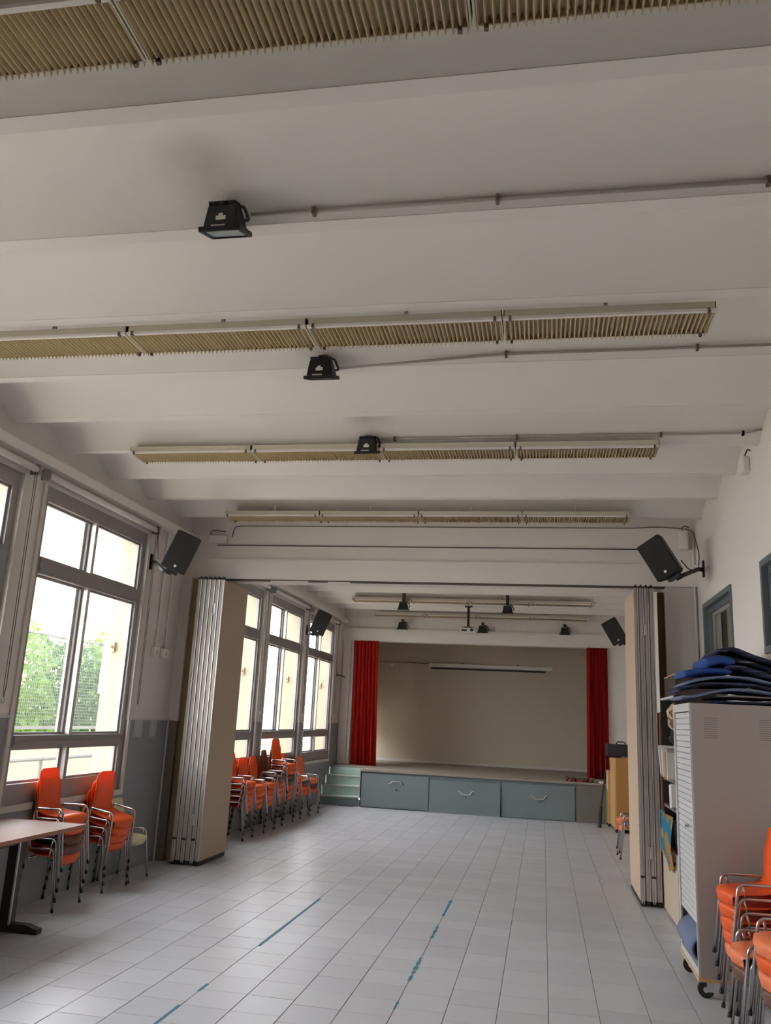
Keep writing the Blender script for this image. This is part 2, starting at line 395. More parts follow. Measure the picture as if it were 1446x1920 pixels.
# divider wall above the partition
bm = nb(); bx(bm, XL, XR, YD0, YD1, 3.43, 4.15); bx(bm, XL, XR, YD0-.045, YD1, 3.185, 3.43)
dh = struct('wall_divider', bm, m_plaster)
bm = nb(); bx(bm, XL, -4.13, 9.32, YD1, 0, 3.184); struct('wall_nib_left', bm, two_tone('nib_paint', (120, 112, 104), (214, 206, 198), 1.51))
struct('wall_nib_right', box(1.30, XR, YD0, YD1, 0, 3.184), m_plaster)
struct('trim_%d' % k, box(XL+.2, 1.3, 9.40, 9.50, 3.172, 3.184), m_wire); k += 1
bm = nb(); bx(bm, -4.128, -3.998, 9.36, 9.40, 0, 3.17); struct('trim_%d' % k, bm, m_olive); k += 1
bm = nb(); bx(bm, 1.235, 1.30, 9.52, 9.58, 0, 3.14); struct('trim_%d' % k, bm, m_brown); k += 1
struct('trim_%d' % k, box(XL+.003, XL+.018, 9.305, 9.32, 0, 1.51), m_trim); k += 1
# proscenium wall and stage house
bm = nb(); bx(bm, XL, -3.99, YP, YP+.25, 0, 4.15); bx(bm, 1.30, XR, YP, YP+.25, 0, 4.15); bx(bm, -3.99, 1.30, YP, YP+.25, 3.25, 4.15); bx(bm, XL, XR, YP-.04, YP, 3.25, 3.52)
bx(bm, -4.22, -4.05, YP-.05, YP, .70, 3.25)
struct('wall_front', bm, m_plaster)
bm = nb(); bx(bm, -4.85, 3.35, YS, YS+.15, 0, 4.4); struct('wall_stage_back', bm, m_backwall)
bm = nb(); bx(bm, -4.5, -4.38, YP+.25, 19.1, 0, 4.4); bx(bm, -4.5, -4.38, 20.2, YS, 0, 4.4); bx(bm, -4.5, -4.38, 19.1, 20.2, 0, .72); bx(bm, -4.5, -4.38, 19.1, 20.2, 1.5, 4.4); bx(bm, -4.85, XL, YP, YP+.25, 0, 4.4)
bx(bm, 3.2, 3.35, YP, YS+.1, 0, 4.4); bx(bm, XR, 3.35, YP, YP+.2, 0, 4.4)
struct('wall_stage_sides', bm, m_backwall)
struct('ceiling_stage', box(-4.85, 3.4, YP+.25, YS+.15, 4.2, 4.35), m_backwall)

# ceiling: slab, beams and shallow vaults
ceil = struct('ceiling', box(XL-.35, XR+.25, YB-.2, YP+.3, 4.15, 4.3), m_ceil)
P0, DP, HW = 2.51, .8115, .043
ks = [i for i in range(-8, 19)]
for i in ks:
    yc = P0+i*DP
    if yc > YP or (YD0-.02 < yc < YD1): pass
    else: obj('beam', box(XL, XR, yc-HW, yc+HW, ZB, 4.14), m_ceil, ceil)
    a, b = yc+HW, yc+DP-HW
    if a > YP: continue
    bm = nb(); N = 12; pts = []
    for q in range(N+1):
        t = q/N; yy = a+(b-a)*t; pts.append((yy, ZB+.004+.155*math.sin(math.pi*t)**.75))
    prev = None
    for yy, zz in pts:
        v = (bm.verts.new((XL, yy, zz)), bm.verts.new((XR, yy, zz)))
        if prev: bm.faces.new((prev[0], prev[1], v[1], v[0]))
        prev = v
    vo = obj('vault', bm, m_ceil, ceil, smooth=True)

# ================================================================ STAGE
st = thing('stage', 'grey painted wooden stage platform with panelled front and corner steps', 'stage', (-1, 17, 0))
YF = 16.35
bm = nb(); bx(bm, -3.42, XR-.01, YF-.02, YP-.06, .655, .69); bx(bm, XL+.01, -3.42, 17.2, YP-.06, .655, .69)
obj('stage_floor', bm, m_stagetop, st)
bm = nb(); bx(bm, -3.42, 1.64, YF+.03, YF+.06, 0, .655); bx(bm, -3.42, -3.40, YF+.03, 17.2, 0, .655); obj('front_board', bm, m_stage, st)
for i, (a, b, dy, z0, z1, fl) in enumerate([(-3.40, -2.10, 0, .02, .62, 1), (-2.09, -.765, -.03, .0, .575, -1), (-.75, .572, .0, .01, .60, -1)]):
    p = obj('hatch_door', box(a+.004, b-.004, YF+dy, YF+dy+.03, z0, z1), m_stage, st)
    xc = (a+b)/2+.03; zc = .45 if i == 0 else .40; h = nb(); yy = YF+dy-.03
    sgn = 1 if i == 0 else -1
    tube(h, rounded([(xc-.15, yy+.03, zc), (xc-.12, yy, zc), (xc-.07, yy, zc+.05*sgn), (xc+.07, yy, zc+.05*sgn), (xc+.11, yy, zc-.01*sgn), (xc+.15, yy+.03, zc-.01*sgn)], .02), .009, 6)
    obj('grab_handle', h, m_alu_lt, p, smooth=True)
    h = nb(); cyl(h, (xc, yy+.03, zc-.1), (xc, yy+.018, zc-.1), .012, 10); obj('lock', h, m_black, p)
obj('end_board', box(.60, 1.05, YF, YF+.03, 0, .65), m_stage2, st, label='warm grey board at the right end of the stage front')
obj('end_board', box(1.055, 1.63, YF, YF+.03, 0, .65), m_stage2, st)
for i in range(3):
    y0 = 16.40+i*.267; z1 = .1725*(i+1)
    bm = nb(); bx(bm, XL+.02, -3.44, y0-.02, y0+.28, z1-.022, z1); tr = obj('tread', bm, m_step, st); obj('nosing', box(XL+.02, -3.44, y0-.026, y0-.004, z1-.012, z1+.002), m_paper, tr)
    obj('riser', box(XL+.02, -3.44, y0, y0+.015, .1725*i, z1-.022), m_step if i else m_stage, st)
obj('riser', box(XL+.02, -3.44, 17.2, 17.215, .1725*3, .655), m_step, st)
obj('stair_edge', box(-3.44, -3.42, YF+.02, YF+.05, .16, .69), m_alu_lt, st, label='pale edge strip beside the steps')
struct('trim_%d' % k, box(-4.37, 3.18, YS-.02, YS, .69, .75), m_trim); k += 1

struct('floor_stage', box(-4.37, 3.18, YP-.06, YS-.02, .6, .69), m_stagetop)
def curtain(name, xa_t, xb_t, xa_b, xb_b, y, z0, z1, m, label, n=9, seed=0):
    random.seed(seed); bm = nb(); NX, NZ = 90, 14; g = []
    for j in range(NZ+1):
        t = j/NZ; row = []
        a = xa_b+(xa_t-xa_b)*t; b = xb_b+(xb_t-xb_b)*t
        for i in range(NX+1):
            s = i/NX; ph = s*n*2*math.pi+.6*math.sin(s*9+seed)
            amp = .055*(1-.45*t)
            row.append(bm.verts.new((a+(b-a)*s+.012*math.sin(ph*2+t*2), y+amp*math.sin(ph)+.015*math.sin(ph*.5+t*3), z0+(z1-z0)*t)))
        g.append(row)
    for j in range(NZ):
        for i in range(NX): bm.faces.new((g[j][i], g[j][i+1], g[j+1][i+1], g[j+1][i]))
    r = bmesh.ops.solidify(bm, geom=list(bm.faces), thickness=.006)
    return solo(name, bm, m, label, 'curtain', 'stage curtains', smooth=True)
curtain('stage_curtain', -3.985, -3.46, -3.945, -3.37, 17.655, .695, 3.245, m_red, 'red pleated stage curtain hanging beside the corner steps', 7, 1)
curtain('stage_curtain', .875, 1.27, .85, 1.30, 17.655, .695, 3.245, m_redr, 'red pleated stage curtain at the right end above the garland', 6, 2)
bm = nb(); tube(bm, [(1.31, 17.72, 3.2), (1.32, 17.71, 3.0), (1.30, 17.7, 2.72), (1.285, 17.71, 2.75), (1.30, 17.72, 3.2)], .008, 6)
solo('curtain_cord', bm, m_paper, 'pale looped cord hanging beside the right stage curtain', 'cord', smooth=True)
# projection screen on stage back wall
t = thing('projection_screen', 'rolled-up white projection screen case on the stage back wall', 'projector screen', (-1.23, 20.2, 2.9))
obj('case', rbox(-2.69, .22, 20.13, 20.22, 2.90, 2.99, .015), m_white, t); obj('screen_bar', box(-2.63, .05, 20.12, 20.2, 2.855, 2.885), m_black, t)
for x in (-1.9, -.6): obj('bracket', box(x, x+.03, 20.2, 20.25, 2.97, 3.02), m_black, t)
bm = rbox(-3.63, -3.55, 20.18, 20.24, 2.87, 2.95, .01); solo('motion_sensor', bm, m_white, 'tiny white sensor on the stage back wall beside the left curtain', 'sensor')
bm = nb(); tube(bm, [(-3.9, 20.24, 2.99), (-3.0, 20.24, 2.985), (-2.69, 20.24, 2.98)], .006, 6); solo('wall_cable', bm, m_wire, 'thin cable running along the stage back wall to the screen', 'cable')
# garland, papers on stage edge
bm = nb(); random.seed(4)
for i in range(46):
    x = .42+random.random()*.5; y = 16.42+random.random()*.12; z = .70+random.random()*.05
    bmesh.ops.create_icosphere(bm, subdivisions=1, radius=.022+random.random()*.012, matrix=Matrix.Translation((x, y, z)))
for f in bm.faces: f.material_index = 0
for v_i, f in enumerate(bm.faces): f.material_index = (v_i//20) % 3
solo('garland', bm, [mat('garland_red', (170, 36, 40), .6), mat('garland_green', (46, 84, 50), .6), mat('garland_dark', (60, 40, 38), .7)], 'heap of red and green garland at the edge of the stage', 'garland', kind='stuff')
solo('folded_cloth', slab(smoothpath([(.95, .70), (1.05, .72), (1.15, .705)]), .02, 16.42, 16.6), mat('dull_cloth', (120, 84, 70), .8), 'flat dull brown cloth on the stage edge beside the garland', 'cloth')
solo('white_box', rbox(1.0, 1.09, 16.36, 16.44, .69, .725, .004), m_white, 'small white box on the stage edge under the right curtain', 'box')

# ================================================================ FOLDING PARTITIONS
def partition(name, label, xs, y0, y1, z1, mface, hx, hz):
    t = thing(name, label, 'partition', ((xs[0]+xs[-1])/2, y0, 0), group='folding partition stacks')
    n = len(xs)-1
    for i in range(n):
        a, b = xs[i]+.004, xs[i+1]-.004
        p = obj('panel', box(a, b, y0+.012, y1, .05, z1), mface, t)
        e = nb(); w = (b-a)
        bx(e, a, b, y0+.008, y0+.012, .05, z1, 1)
        bx(e, a, a+w*.62, y0+.001, y0+.008, .05, z1, 0); bx(e, b-w*.24, b, y0-.006, y0+.008, .05, z1, 2)
        obj('edge_profile', e, [m_prof, m_prof_dk, m_alu_lt], p)
        if i % 2 == 0:
            e = box(a+.004, b-.004, y0-.012, y0-.004, .26, .282); fb = obj('bolt_cap', e, m_black, p)
            for q in (a+.008, b-.018): obj('bolt_rod', box(q, q+.009, y0-.010, y0-.004, .03, .26), m_alu_lt, p)
        e = nb(); bx(e, a+.003, b-.003, y0+.004, y1-.02, .004, .05); obj('bottom_seal', e, m_rubber, p)
        e = nb(); bx(e, a+.015, b-.015, y0+.0, y0+.06, z1, z1+.035) ; bx(e, a-.004, b-.02, y0-.008, y0+.02, z1+.005, z1+.02); obj('top_roller', e, m_darkmetal, p)
    for z in hz:
        h = nb(); bx(h, hx-.02, hx-.002, y0-.006, y0, z, z+.11); bx(h, hx+.002, hx+.02, y0-.006, y0, z, z+.11); cyl(h, (hx, y0-.007, z), (hx, y0-.007, z+.11), .006, 8)
        obj('hinge', h, m_alu_lt, t)
    return t
xs = [-3.99+i*.0555 for i in range(7)]
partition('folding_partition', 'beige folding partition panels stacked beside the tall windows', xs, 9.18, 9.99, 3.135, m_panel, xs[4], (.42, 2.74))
xs = [.935+i*.0525 for i in range(5)]
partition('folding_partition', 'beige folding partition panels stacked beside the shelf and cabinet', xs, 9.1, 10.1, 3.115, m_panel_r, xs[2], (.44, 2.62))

# ================================================================ CEILING LAMPS
LX = [-3.545+1.108*i for i in range(5)]
blade_pf = [(0, .0), (.255, -.012), (.262, -.030), (.252, -.006), (.25, .03), (.0, .03)]
m_clip = mat('lamp_clip', (104, 92, 76), .6)
def add_blade(bm, x, y0, z):
    n0 = len(bm.verts); pr = [(y0+.012, z+.001), (y0+.25, z-.003), (y0+.266, z-.012), (y0+.258, z+.028), (y0+.012, z+.028)]
    vs = []
    for (yy, zz) in pr:
        w = .0012+.0085*max(0, (zz-z)/.028)
        vs.append((bm.verts.new((x-w, yy, zz)), bm.verts.new((x+w, yy, zz))))
    n = len(pr)
    for i in range(n): bm.faces.new((vs[i][0], vs[(i+1) % n][0], vs[(i+1) % n][1], vs[i][1]))
    bm.faces.new([v[0] for v in vs][::-1]); bm.faces.new([v[1] for v in vs])
def blade_bm(x, y0, z):
    bm = nb(); add_blade(bm, x, y0, z); bmesh.ops.recalc_face_normals(bm, faces=bm.faces); return bm
lamp_rows = [(1.94, 'of row nearest the camera'), (4.20, 'of second row from camera'), (6.42, 'of third row from camera'), (8.69, 'of last row before divider wall'), (15.28, 'of first row beyond the divider'), (17.42, 'of last row before the stage')]
bl_me = None
pos_words = ['window-side end unit', 'second unit from windows', 'third unit from windows', 'right-wall end unit']
for ri, (y0, where) in enumerate(lamp_rows):
    for i in range(4):
        a, b = LX[i]+.004, LX[i+1]-.004; z = 3.785
        t = thing('fluorescent_lamp', 'louvred lamp, %s %s' % (pos_words[i], where), 'lamp', ((a+b)/2, y0+.13, z), group='louvred ceiling lamps')
        h = nb(); prism(h, [(y0, 3.845), (y0, 3.80), (y0+.012, 3.80), (y0+.012, 3.815), (y0+.25, 3.815), (y0+.25, 3.845)], 'x', a, b); obj('housing', h, m_lamp, t)
        h = nb(); bx(h, a, b, y0-.012, y0+.010, 3.785, 3.80); obj('near_rail', h, m_white, t)
        h = nb(); bx(h, a+.01, b-.01, y0+.252, y0+.257, 3.786, 3.845); obj('reflector', h, m_lamp_in, t)
        h = nb(); cyl(h, (a+.03, y0+.13, 3.838), (b-.03, y0+.13, 3.838), .006, 8) if False else None; h.free()
        for ex in (a, b-.006):
            h = nb(); prism(h, [(y0, 3.845), (y0, 3.785), (y0+.25, 3.779), (y0+.258, 3.845)], 'x', ex, ex+.006); obj('end_plate', h, m_lamp, t)
        for cxx in (a+.03, b-.045):
            obj('clip', box(cxx, cxx+.014, y0-.017, y0+.004, 3.777, 3.803), m_clip, t); obj('clip', box(cxx, cxx+.014, y0+.245, y0+.262, 3.768, 3.785), m_clip, t)
        h = nb(); bx(h, (a+b)/2-.01, (a+b)/2+.01, y0+.1, y0+.12, 3.845, 3.93); obj('hanger', h, m_lamp, t)
        nbld = 44; random.seed(ri*10+i)
        if ri < 2:
            if bl_me is None:
                bb = blade_bm(0, 0, 0); bl_me = bpy.data.meshes.new('louvre_blade'); bb.to_mesh(bl_me); bb.free(); bl_me.materials.append(m_louv)
            for q in range(nbld):
                o = link(bpy.data.objects.new('louvre_blade', bl_me)); o.parent = t
                xx = a+.010+(b-a-.022)*q/(nbld-1)
                o.location = (xx-(a+b)/2, -.13, 0); o.rotation_euler = (0, random.gauss(0, .03), random.gauss(0, .003))
        else:
            bm = nb()
            for q in range(nbld):
                x = a+.010+(b-a-.022)*q/(nbld-1)+random.gauss(0, .0012)
                add_blade(bm, x, y0, z)
            bmesh.ops.recalc_face_normals(bm, faces=bm.faces)
            obj('louvre_blades', bm, m_louv, t, kind='stuff')

# ================================================================ FLOODLIGHTS
def flood(label, x, y, zb, s=1.0, group='black floodlights on the ceiling', far=False):
    t = thing('floodlight', label, 'floodlight', (x, y, zb), group=group)
    ang = math.radians(20 if not far else 8); TM = Matrix.Translation((x, y, zb+.09)) @ Matrix.Rotation(ang, 4, 'X') @ Matrix.Translation((-x, -y, -zb-.09))
    PARTS_BM = []
    def tl(bm): bmesh.ops.transform(bm, matrix=TM, verts=bm.verts); return bm
    def fr(z0, z1, wa, da, wb, db, oy=0):
        bm = nb(); A_ = [bm.verts.new((x+sx*wa*s, y+sy*da*s, z0)) for sx, sy in ((-1, -1), (1, -1), (1, 1), (-1, 1))]
        B_ = [bm.verts.new((x+sx*wb*s, y+oy+sy*db*s, z1)) for sx, sy in ((-1, -1), (1, -1), (1, 1), (-1, 1))]
        for i in range(4): bm.faces.new((A_[i], A_[(i+1) % 4], B_[(i+1) % 4], B_[i]))
        bm.faces.new(A_[::-1]); bm.faces.new(B_); return bm
    b1 = fr(zb+.02*s, zb+.125*s, .085, .065, .066, .035); bmesh.ops.bevel(b1, geom=list(b1.edges), offset=.006, segments=2, affect='EDGES')
    PARTS_BM.append(b1); obj('body', tl(b1), m_black, t)
    rim = nb()
    for q in ((-.098, .098, -.08, -.066), (-.098, .098, .066, .08), (-.098, -.082, -.066, .066), (.082, .098, -.066, .066)): bx(rim, x+q[0]*s, x+q[1]*s, y+q[2]*s, y+q[3]*s, zb, zb+.022*s)
    obj('rim', tl(rim), m_black, t)
    obj('lens', tl(box(x-.082*s, x+.082*s, y-.066*s, y+.066*s, zb+.006, zb+.012)), mat('flood_lens', (150, 165, 160), .3) if not far else m_black, t)
    fins = nb()
    for i in range(13):
        fx = x-.06*s+i*.01*s; bx(fins, fx-.0022, fx+.0022, y-.034*s, y+.034*s, zb+.12*s, zb+.142*s)
    obj('cooling_fins', tl(fins), m_black, t)
    br = nb(); tube(br, rounded([(x+.09*s, y, zb+.05*s), (x+.115*s, y+.01, zb+.06*s), (x+.075*s, y+.03, zb+.145*s), (x, y+.03, zb+.15*s)], .02), .008, 6); bx(br, x-.03, x+.03, y+.02, y+.05, zb+.15*s, max(zb+.17*s, 3.862 if not far else (3.985 if y < 16 else zb+.2*s)))
    obj('mounting_bracket', br, m_darkmetal, t)
    if not far:
        st_ = nb(); yf = y-.050*s
        n_ = Vector((0, -.105, -.03)).normalized(); upv = Vector((0, .03, .105)).normalized()
        base = Vector((x, y-.0655*s+.0*s, zb+.02*s))
        def q(u0, u1, v0, v1):
            p = base+upv*((v0+v1)/2)*s+n_*.0006+Vector(((u0+u1)/2*s, 0, 0)); obx(st_, p, (abs(u1-u0)/2*s, 0, 0), upv*(v1-v0)/2*s, n_*.001)
        q(-.024, -.006, .035, .055); q(-.006, .008, .035, .068); q(.008, .022, .036, .056); q(-.012, .0, .055, .066)
        obj('sticker', tl(st_), m_white, t); st2 = nb(); st_ = st2; q(-.045, .02, .004, .013); obj('type_label', tl(st2), m_paper, t)
    return t
flood('black floodlight with visible grey lens, nearest the camera', -1.43, 3.17, 3.755)
flood('black floodlight at the middle of the near hall, second from the camera', -1.40, 4.80, 3.735)
flood('black floodlight in front of the third lamp row', -1.43, 6.42, 3.765)
flood('dark floodlight hanging beyond the divider, on the curtain and step side', -2.53, 15.15, 3.60, 1.05, far=True)
flood('dark floodlight hanging beyond the divider, right of the projector pole', -.63, 15.15, 3.585, 1.05, far=True)
flood('small dark floodlight on the stage header, leftmost of three', -2.94, 17.58, 3.50, 1.1, far=True)
flood('small dark floodlight on the stage header, middle one of three', -1.24, 17.58, 3.475, 1.1, far=True)
flood('small dark floodlight on the stage header, rightmost of three', .44, 17.58, 3.485, 1.1, far=True)
def conduit(label, pts, r=.010, clips=(), m=None):
    t = thing('conduit', label, 'conduit', pts[0], group='surface conduits on the ceiling')
    bm = nb(); tube(bm, rounded(pts, .05, 3), r, 8); obj('pipe', bm, m or m_conduit, t, smooth=True)
    for c in clips:
        # position along x
        for p, q in zip(pts, pts[1:]):
            if min(p[0], q[0]) <= c <= max(p[0], q[0]) and p[0] != q[0]:
                f = (c-p[0])/(q[0]-p[0]); P_ = Vector(p).lerp(Vector(q), f); bm = nb(); bx(bm, c-.008, c+.008, P_.y-.014, P_.y+.02, P_.z-.018, P_.z+.016); obj('clip', bm, m_clip, t)
yb = [P0+DP-HW-.012, P0+3*DP-HW-.012, P0+5*DP-HW-.012]
conduit('grey conduit running from the nearest floodlight to the right wall', [(-1.33, 3.235, 3.876), (XR-.01, 3.235, 3.876)], .010, (-1.03, -.20, .91))
conduit('grey conduit running from the second floodlight to the right wall', [(-1.28, 4.80, 3.80), (-.60, 4.86, 3.868), (-.22, 4.85, 3.884), (XR-.01, 4.835, 3.884)], .009, (-.23, .90))
conduit('grey conduit running from the third floodlight to the right wall', [(-1.33, 6.45, 3.894), (1.5, 6.44, 3.898), (XR-.01, 6.40, 3.915)], .009, (-1.21, -.21, .90, 1.5))
conduit('thin wire along the divider wall, upper one', [(-3.72, 9.43, 3.70), (-3.70, 9.43, 3.83), (-3.6, 9.43, 3.84), (1.0, 9.43, 3.84), (1.2, 9.43, 3.855), (1.5, 9.43, 3.84)], .005, m=m_wire)
conduit('thin wire along the divider wall, lower one', [(-3.9, 9.435, 3.60), (1.25, 9.435, 3.60)], .006, m=m_wire)
# white strips added in place of light gaps under the divider header
for i, (a, b) in enumerate(((-3.18, -2.72), (-2.48, -2.22))):
    bm = nb(); bx(bm, a, b, 9.41, 9.43, 3.160, 3.172); solo('light_gap_strip', bm, m_white, 'pale strip in place of a light gap above the partition, %s' % ('nearer the folded panels' if i == 0 else 'farther from the folded panels'), 'light gap strip')
# projector
t = thing('projector', 'white projector hanging on a black ceiling pole before the stage', 'projector', (-1.43, 16.3, 3.9))
bm = nb(); cyl(bm, (-1.43, 16.3, 3.46), (-1.43, 16.3, 3.86), .024, 12); bx(bm, -1.5, -1.36, 16.24, 16.36, 3.835, 3.85); obj('pole', bm, m_black, t)
obj('body', rbox(-1.58, -1.28, 16.15, 16.42, 3.33, 3.42, .015), m_white, t)
bm = nb(); cyl(bm, (-1.35, 16.16, 3.375), (-1.35, 16.12, 3.375), .03, 14); obj('lens', bm, m_black, t)
bm = nb()
for dx in (-.12, -.03, .05, .12): tube(bm, [(-1.43, 16.3, 3.46), (-1.43+dx, 16.22, 3.43), (-1.43+dx*1.1, 16.2, 3.42)], .006, 5)
bx(bm, -1.50, -1.36, 16.2, 16.34, 3.42, 3.435); obj('spider_bracket', bm, m_darkmetal, t)
bm = nb(); bx(bm, -1.55, -1.44, 16.148, 16.15, 3.35, 3.39); obj('vent_grille', bm, m_darkmetal, t)

# ================================================================ SPEAKERS
def speaker(label, c, roll, yaw, pitch, plate, side, s=1.0, grille=None):
    t = thing('wall_speaker', label, 'speaker', plate, group='black speakers on wall brackets')
    R = Matrix.Rotation(yaw, 3, 'Z') @ Matrix.Rotation(pitch, 3, 'X') @ Matrix.Rotation(roll, 3, 'Y')
    def loc(bm):
        bmesh.ops.transform(bm, matrix=Matrix.Translation(c) @ R.to_4x4(), verts=bm.verts); return bm
    w, h, d = .135*s, .205*s, .11*s
    bm = nb(); poly = [(-w, -d), (w, -d), (w*.62, d), (-w*.62, d)]; prism(bm, poly, 'z', -h, h)
    bmesh.ops.bevel(bm, geom=list(bm.edges), offset=.014*s, segments=2, affect='EDGES'); obj('cabinet', loc(bm), m_spk, t)
    obj('grille', loc(rbox(-w+.006, w-.006, -d-.008, -d+.004, -h+.006, h-.006, .004)), m_grille, t)
    bm = nb(); cyl(bm, (side*-.005, -d-.008, -h+.055*s), (side*-.005, -d-.013, -h+.055*s), .014*s, 16); obj('badge', loc(bm), m_white, t, label='small round pale badge')
    bm = nb(); bx(bm, plate[0]-.012 if side > 0 else plate[0], plate[0] if side > 0 else plate[0]+.012, plate[1]-.035, plate[1]+.035, plate[2]-.09, plate[2]+.09) if False else None
    bx(bm, min(plate[0], plate[0]-side*.016), max(plate[0], plate[0]-side*.016), plate[1]-.03, plate[1]+.03, plate[2]-.085, plate[2]+.085); obj('wall_plate', bm, m_black, t)
    base = Vector(c)+R @ Vector((0, .02, -h-.012)); pl = Vector(plate)
    bm = nb(); p1 = pl+Vector((-side*.05, 0, 0)); p2 = base+Vector((side*.06, .02, -.03)); 
    tube(bm, rounded([pl+Vector((-side*.01, 0, -.01)), p1, base+R @ Vector((side*.09, 0, -.035)), base+R @ Vector((0, 0, -.03))], .03, 3), .022*s, 8)
    obj('bracket_arm', bm, m_black, t, smooth=True)
    obj('base_clamp', loc(box(-.06*s, .06*s, -.05, .05, -h-.04, -h)), m_black, t)
    return t
speaker('black speaker tilted on its bracket between the tall windows and the left partition stack', (-3.715, 8.05, 3.235), math.radians(21), math.radians(22), math.radians(12), (XL, 8.45, 3.2), -1)
speaker('black speaker tilted above the right partition stack and inner window', (1.165, 8.55, 3.335), math.radians(-27), math.radians(-30), math.radians(12), (XR, 9.0, 3.31), 1)
speaker('far black speaker on the left wall between the two windows nearest the stage', (-3.83, 14.2, 3.225), math.radians(20), math.radians(20), math.radians(12), (XL, 14.84, 3.15), -1)
speaker('far black speaker partly hidden by the right partition stack', (1.17, 14.2, 3.22), math.radians(-27), math.radians(-20), math.radians(12), (XR, 14.8, 3.2), 1)
bm = nb(); tube(bm, rounded([(1.36, 8.65, 3.33), (1.45, 8.8, 3.27), (1.6, 9.1, 3.3), (1.625, 9.15, 3.5), (1.6, 9.3, 3.78), (1.52, 9.35, 3.82)], .06), .006, 6)
solo('speaker_cable', bm, m_wire, 'dark cable looping from the right speaker up to the ceiling', 'cable', smooth=True)
bm = nb(); tube(bm, rounded([(-3.93, 8.25, 3.15), (-4.1, 8.3, 3.2), (-4.13, 8.32, 3.4), (-4.16, 8.35, 3.58)], .05), .006, 6)
solo('speaker_cable', bm, m_wire, 'dark cable hanging beside the left speaker', 'cable', smooth=True)
# junction boxes
def jbox(label, a):
    t = thing('junction_box', label, 'junction box', (a[0], a[2], a[4])); obj('cover', rbox(*a, .012), m_white, t)
    bm = nb(); tube(bm, rounded([(a[0]+.02, a[2], a[5]), (a[0]+.04, a[2]-.02, a[5]+.05), (a[1], a[2]-.03, a[5]+.03)], .02), .006, 6); obj('lead', bm, m_wire, t)
jbox('white junction box high on the right wall near the third lamp row', (1.58, 1.64, 6.86, 6.99, 3.72, 3.85))
jbox('white junction box in the corner above the right speaker', (1.47, 1.56, 9.36, 9.45, 3.60, 3.80))
jbox('white junction box hidden above the left speaker', (-4.0, -3.78, 9.38, 9.45, 3.62, 3.72))
bm = nb(); tube(bm, [(1.61, 9.42, 3.7), (1.61, 9.42, 1.0)], .012, 6); solo('corner_conduit', bm, m_plaster, 'white painted conduit running down the corner beside the inner window', 'conduit')
# blinds, cords on left wall
for i, (a, b, w) in enumerate(((3.95, 6.12, 'window at the left edge of the view'), (6.25, 8.42, 'large window behind the orange chairs and table'), (12.62, 14.75, 'second window beyond the partition'), (14.95, 17.08, 'window nearest the stage'), (10.3, 12.42, 'window half hidden by the partition'))):
    t = thing('roller_blind', 'rolled-up pale blind above the %s' % w, 'blind', (XL+.06, a, 3.53), group='roller blinds')
    bm = nb(); cyl(bm, (XL+.055, a+.03, 3.545), (XL+.055, b-.03, 3.545), .028, 12); obj('tube', bm, m_plaster, t, smooth=True)
    for e in (a, b-.03): obj('bracket', box(XL+.001, XL+.09, e, e+.02, 3.50, 3.585), m_alu, t)
    bm = nb(); yc = b-.04; tube(bm, rounded([(XL+.06, yc, 3.53), (XL+.05, yc+.03, 1.75), (XL+.05, yc+.045, 1.66), (XL+.055, yc+.05, 1.75), (XL+.07, yc+.012, 3.53)], .02), .0035, 5); obj('pull_cord', bm, m_wire, t)
    bm = nb(); cyl(bm, (XL+.05, yc+.045, 1.66), (XL+.05, yc+.045, 1.62), .012, 8); obj('cord_weight', bm, m_conduit, t)
for y, w in ((8.77, 'left one of the pair'), (9.0, 'right one of the pair')):
    t = thing('light_switch', 'small white switch box on the left wall below the speaker, %s' % w, 'switch', (XL, y, 2.2), group='wall switch boxes')
    obj('cover', rbox(XL, XL+.04, y-.075, y+.075, 2.19, 2.30, .008), m_white, t); obj('rocker', box(XL+.04, XL+.046, y-.02, y+.02, 2.22, 2.27), m_trim, t)
    bm = nb(); tube(bm, [(XL+.015, y, 2.3), (XL+.015, y, 3.6)], .009, 6); obj('riser_pipe', bm, m_plaster, t)
for a, b, w in ((8.51, 8.69, 'nearer the window'), (8.88, 9.03, 'nearer the partition')):
    solo('painted_patch', box(XL+.0005, XL+.003, a, b, 1.335, 1.508), m_patch, 'pale square patch at the top of the grey dado, %s' % w, 'patch')
t = thing('coat_hook', 'small dark metal hook on the left wall beside the stage', 'hook', (XL, 17.5, 2.45)); bm = nb(); tube(bm, [(XL, 17.4, 2.49), (XL+.06, 17.5, 2.48), (XL+.12, 17.62, 2.46)], .01, 6); obj('arm', bm, m_darkmetal, t); obj('back_plate', box(XL, XL+.01, 17.35, 17.45, 2.46, 2.52), m_darkmetal, t)

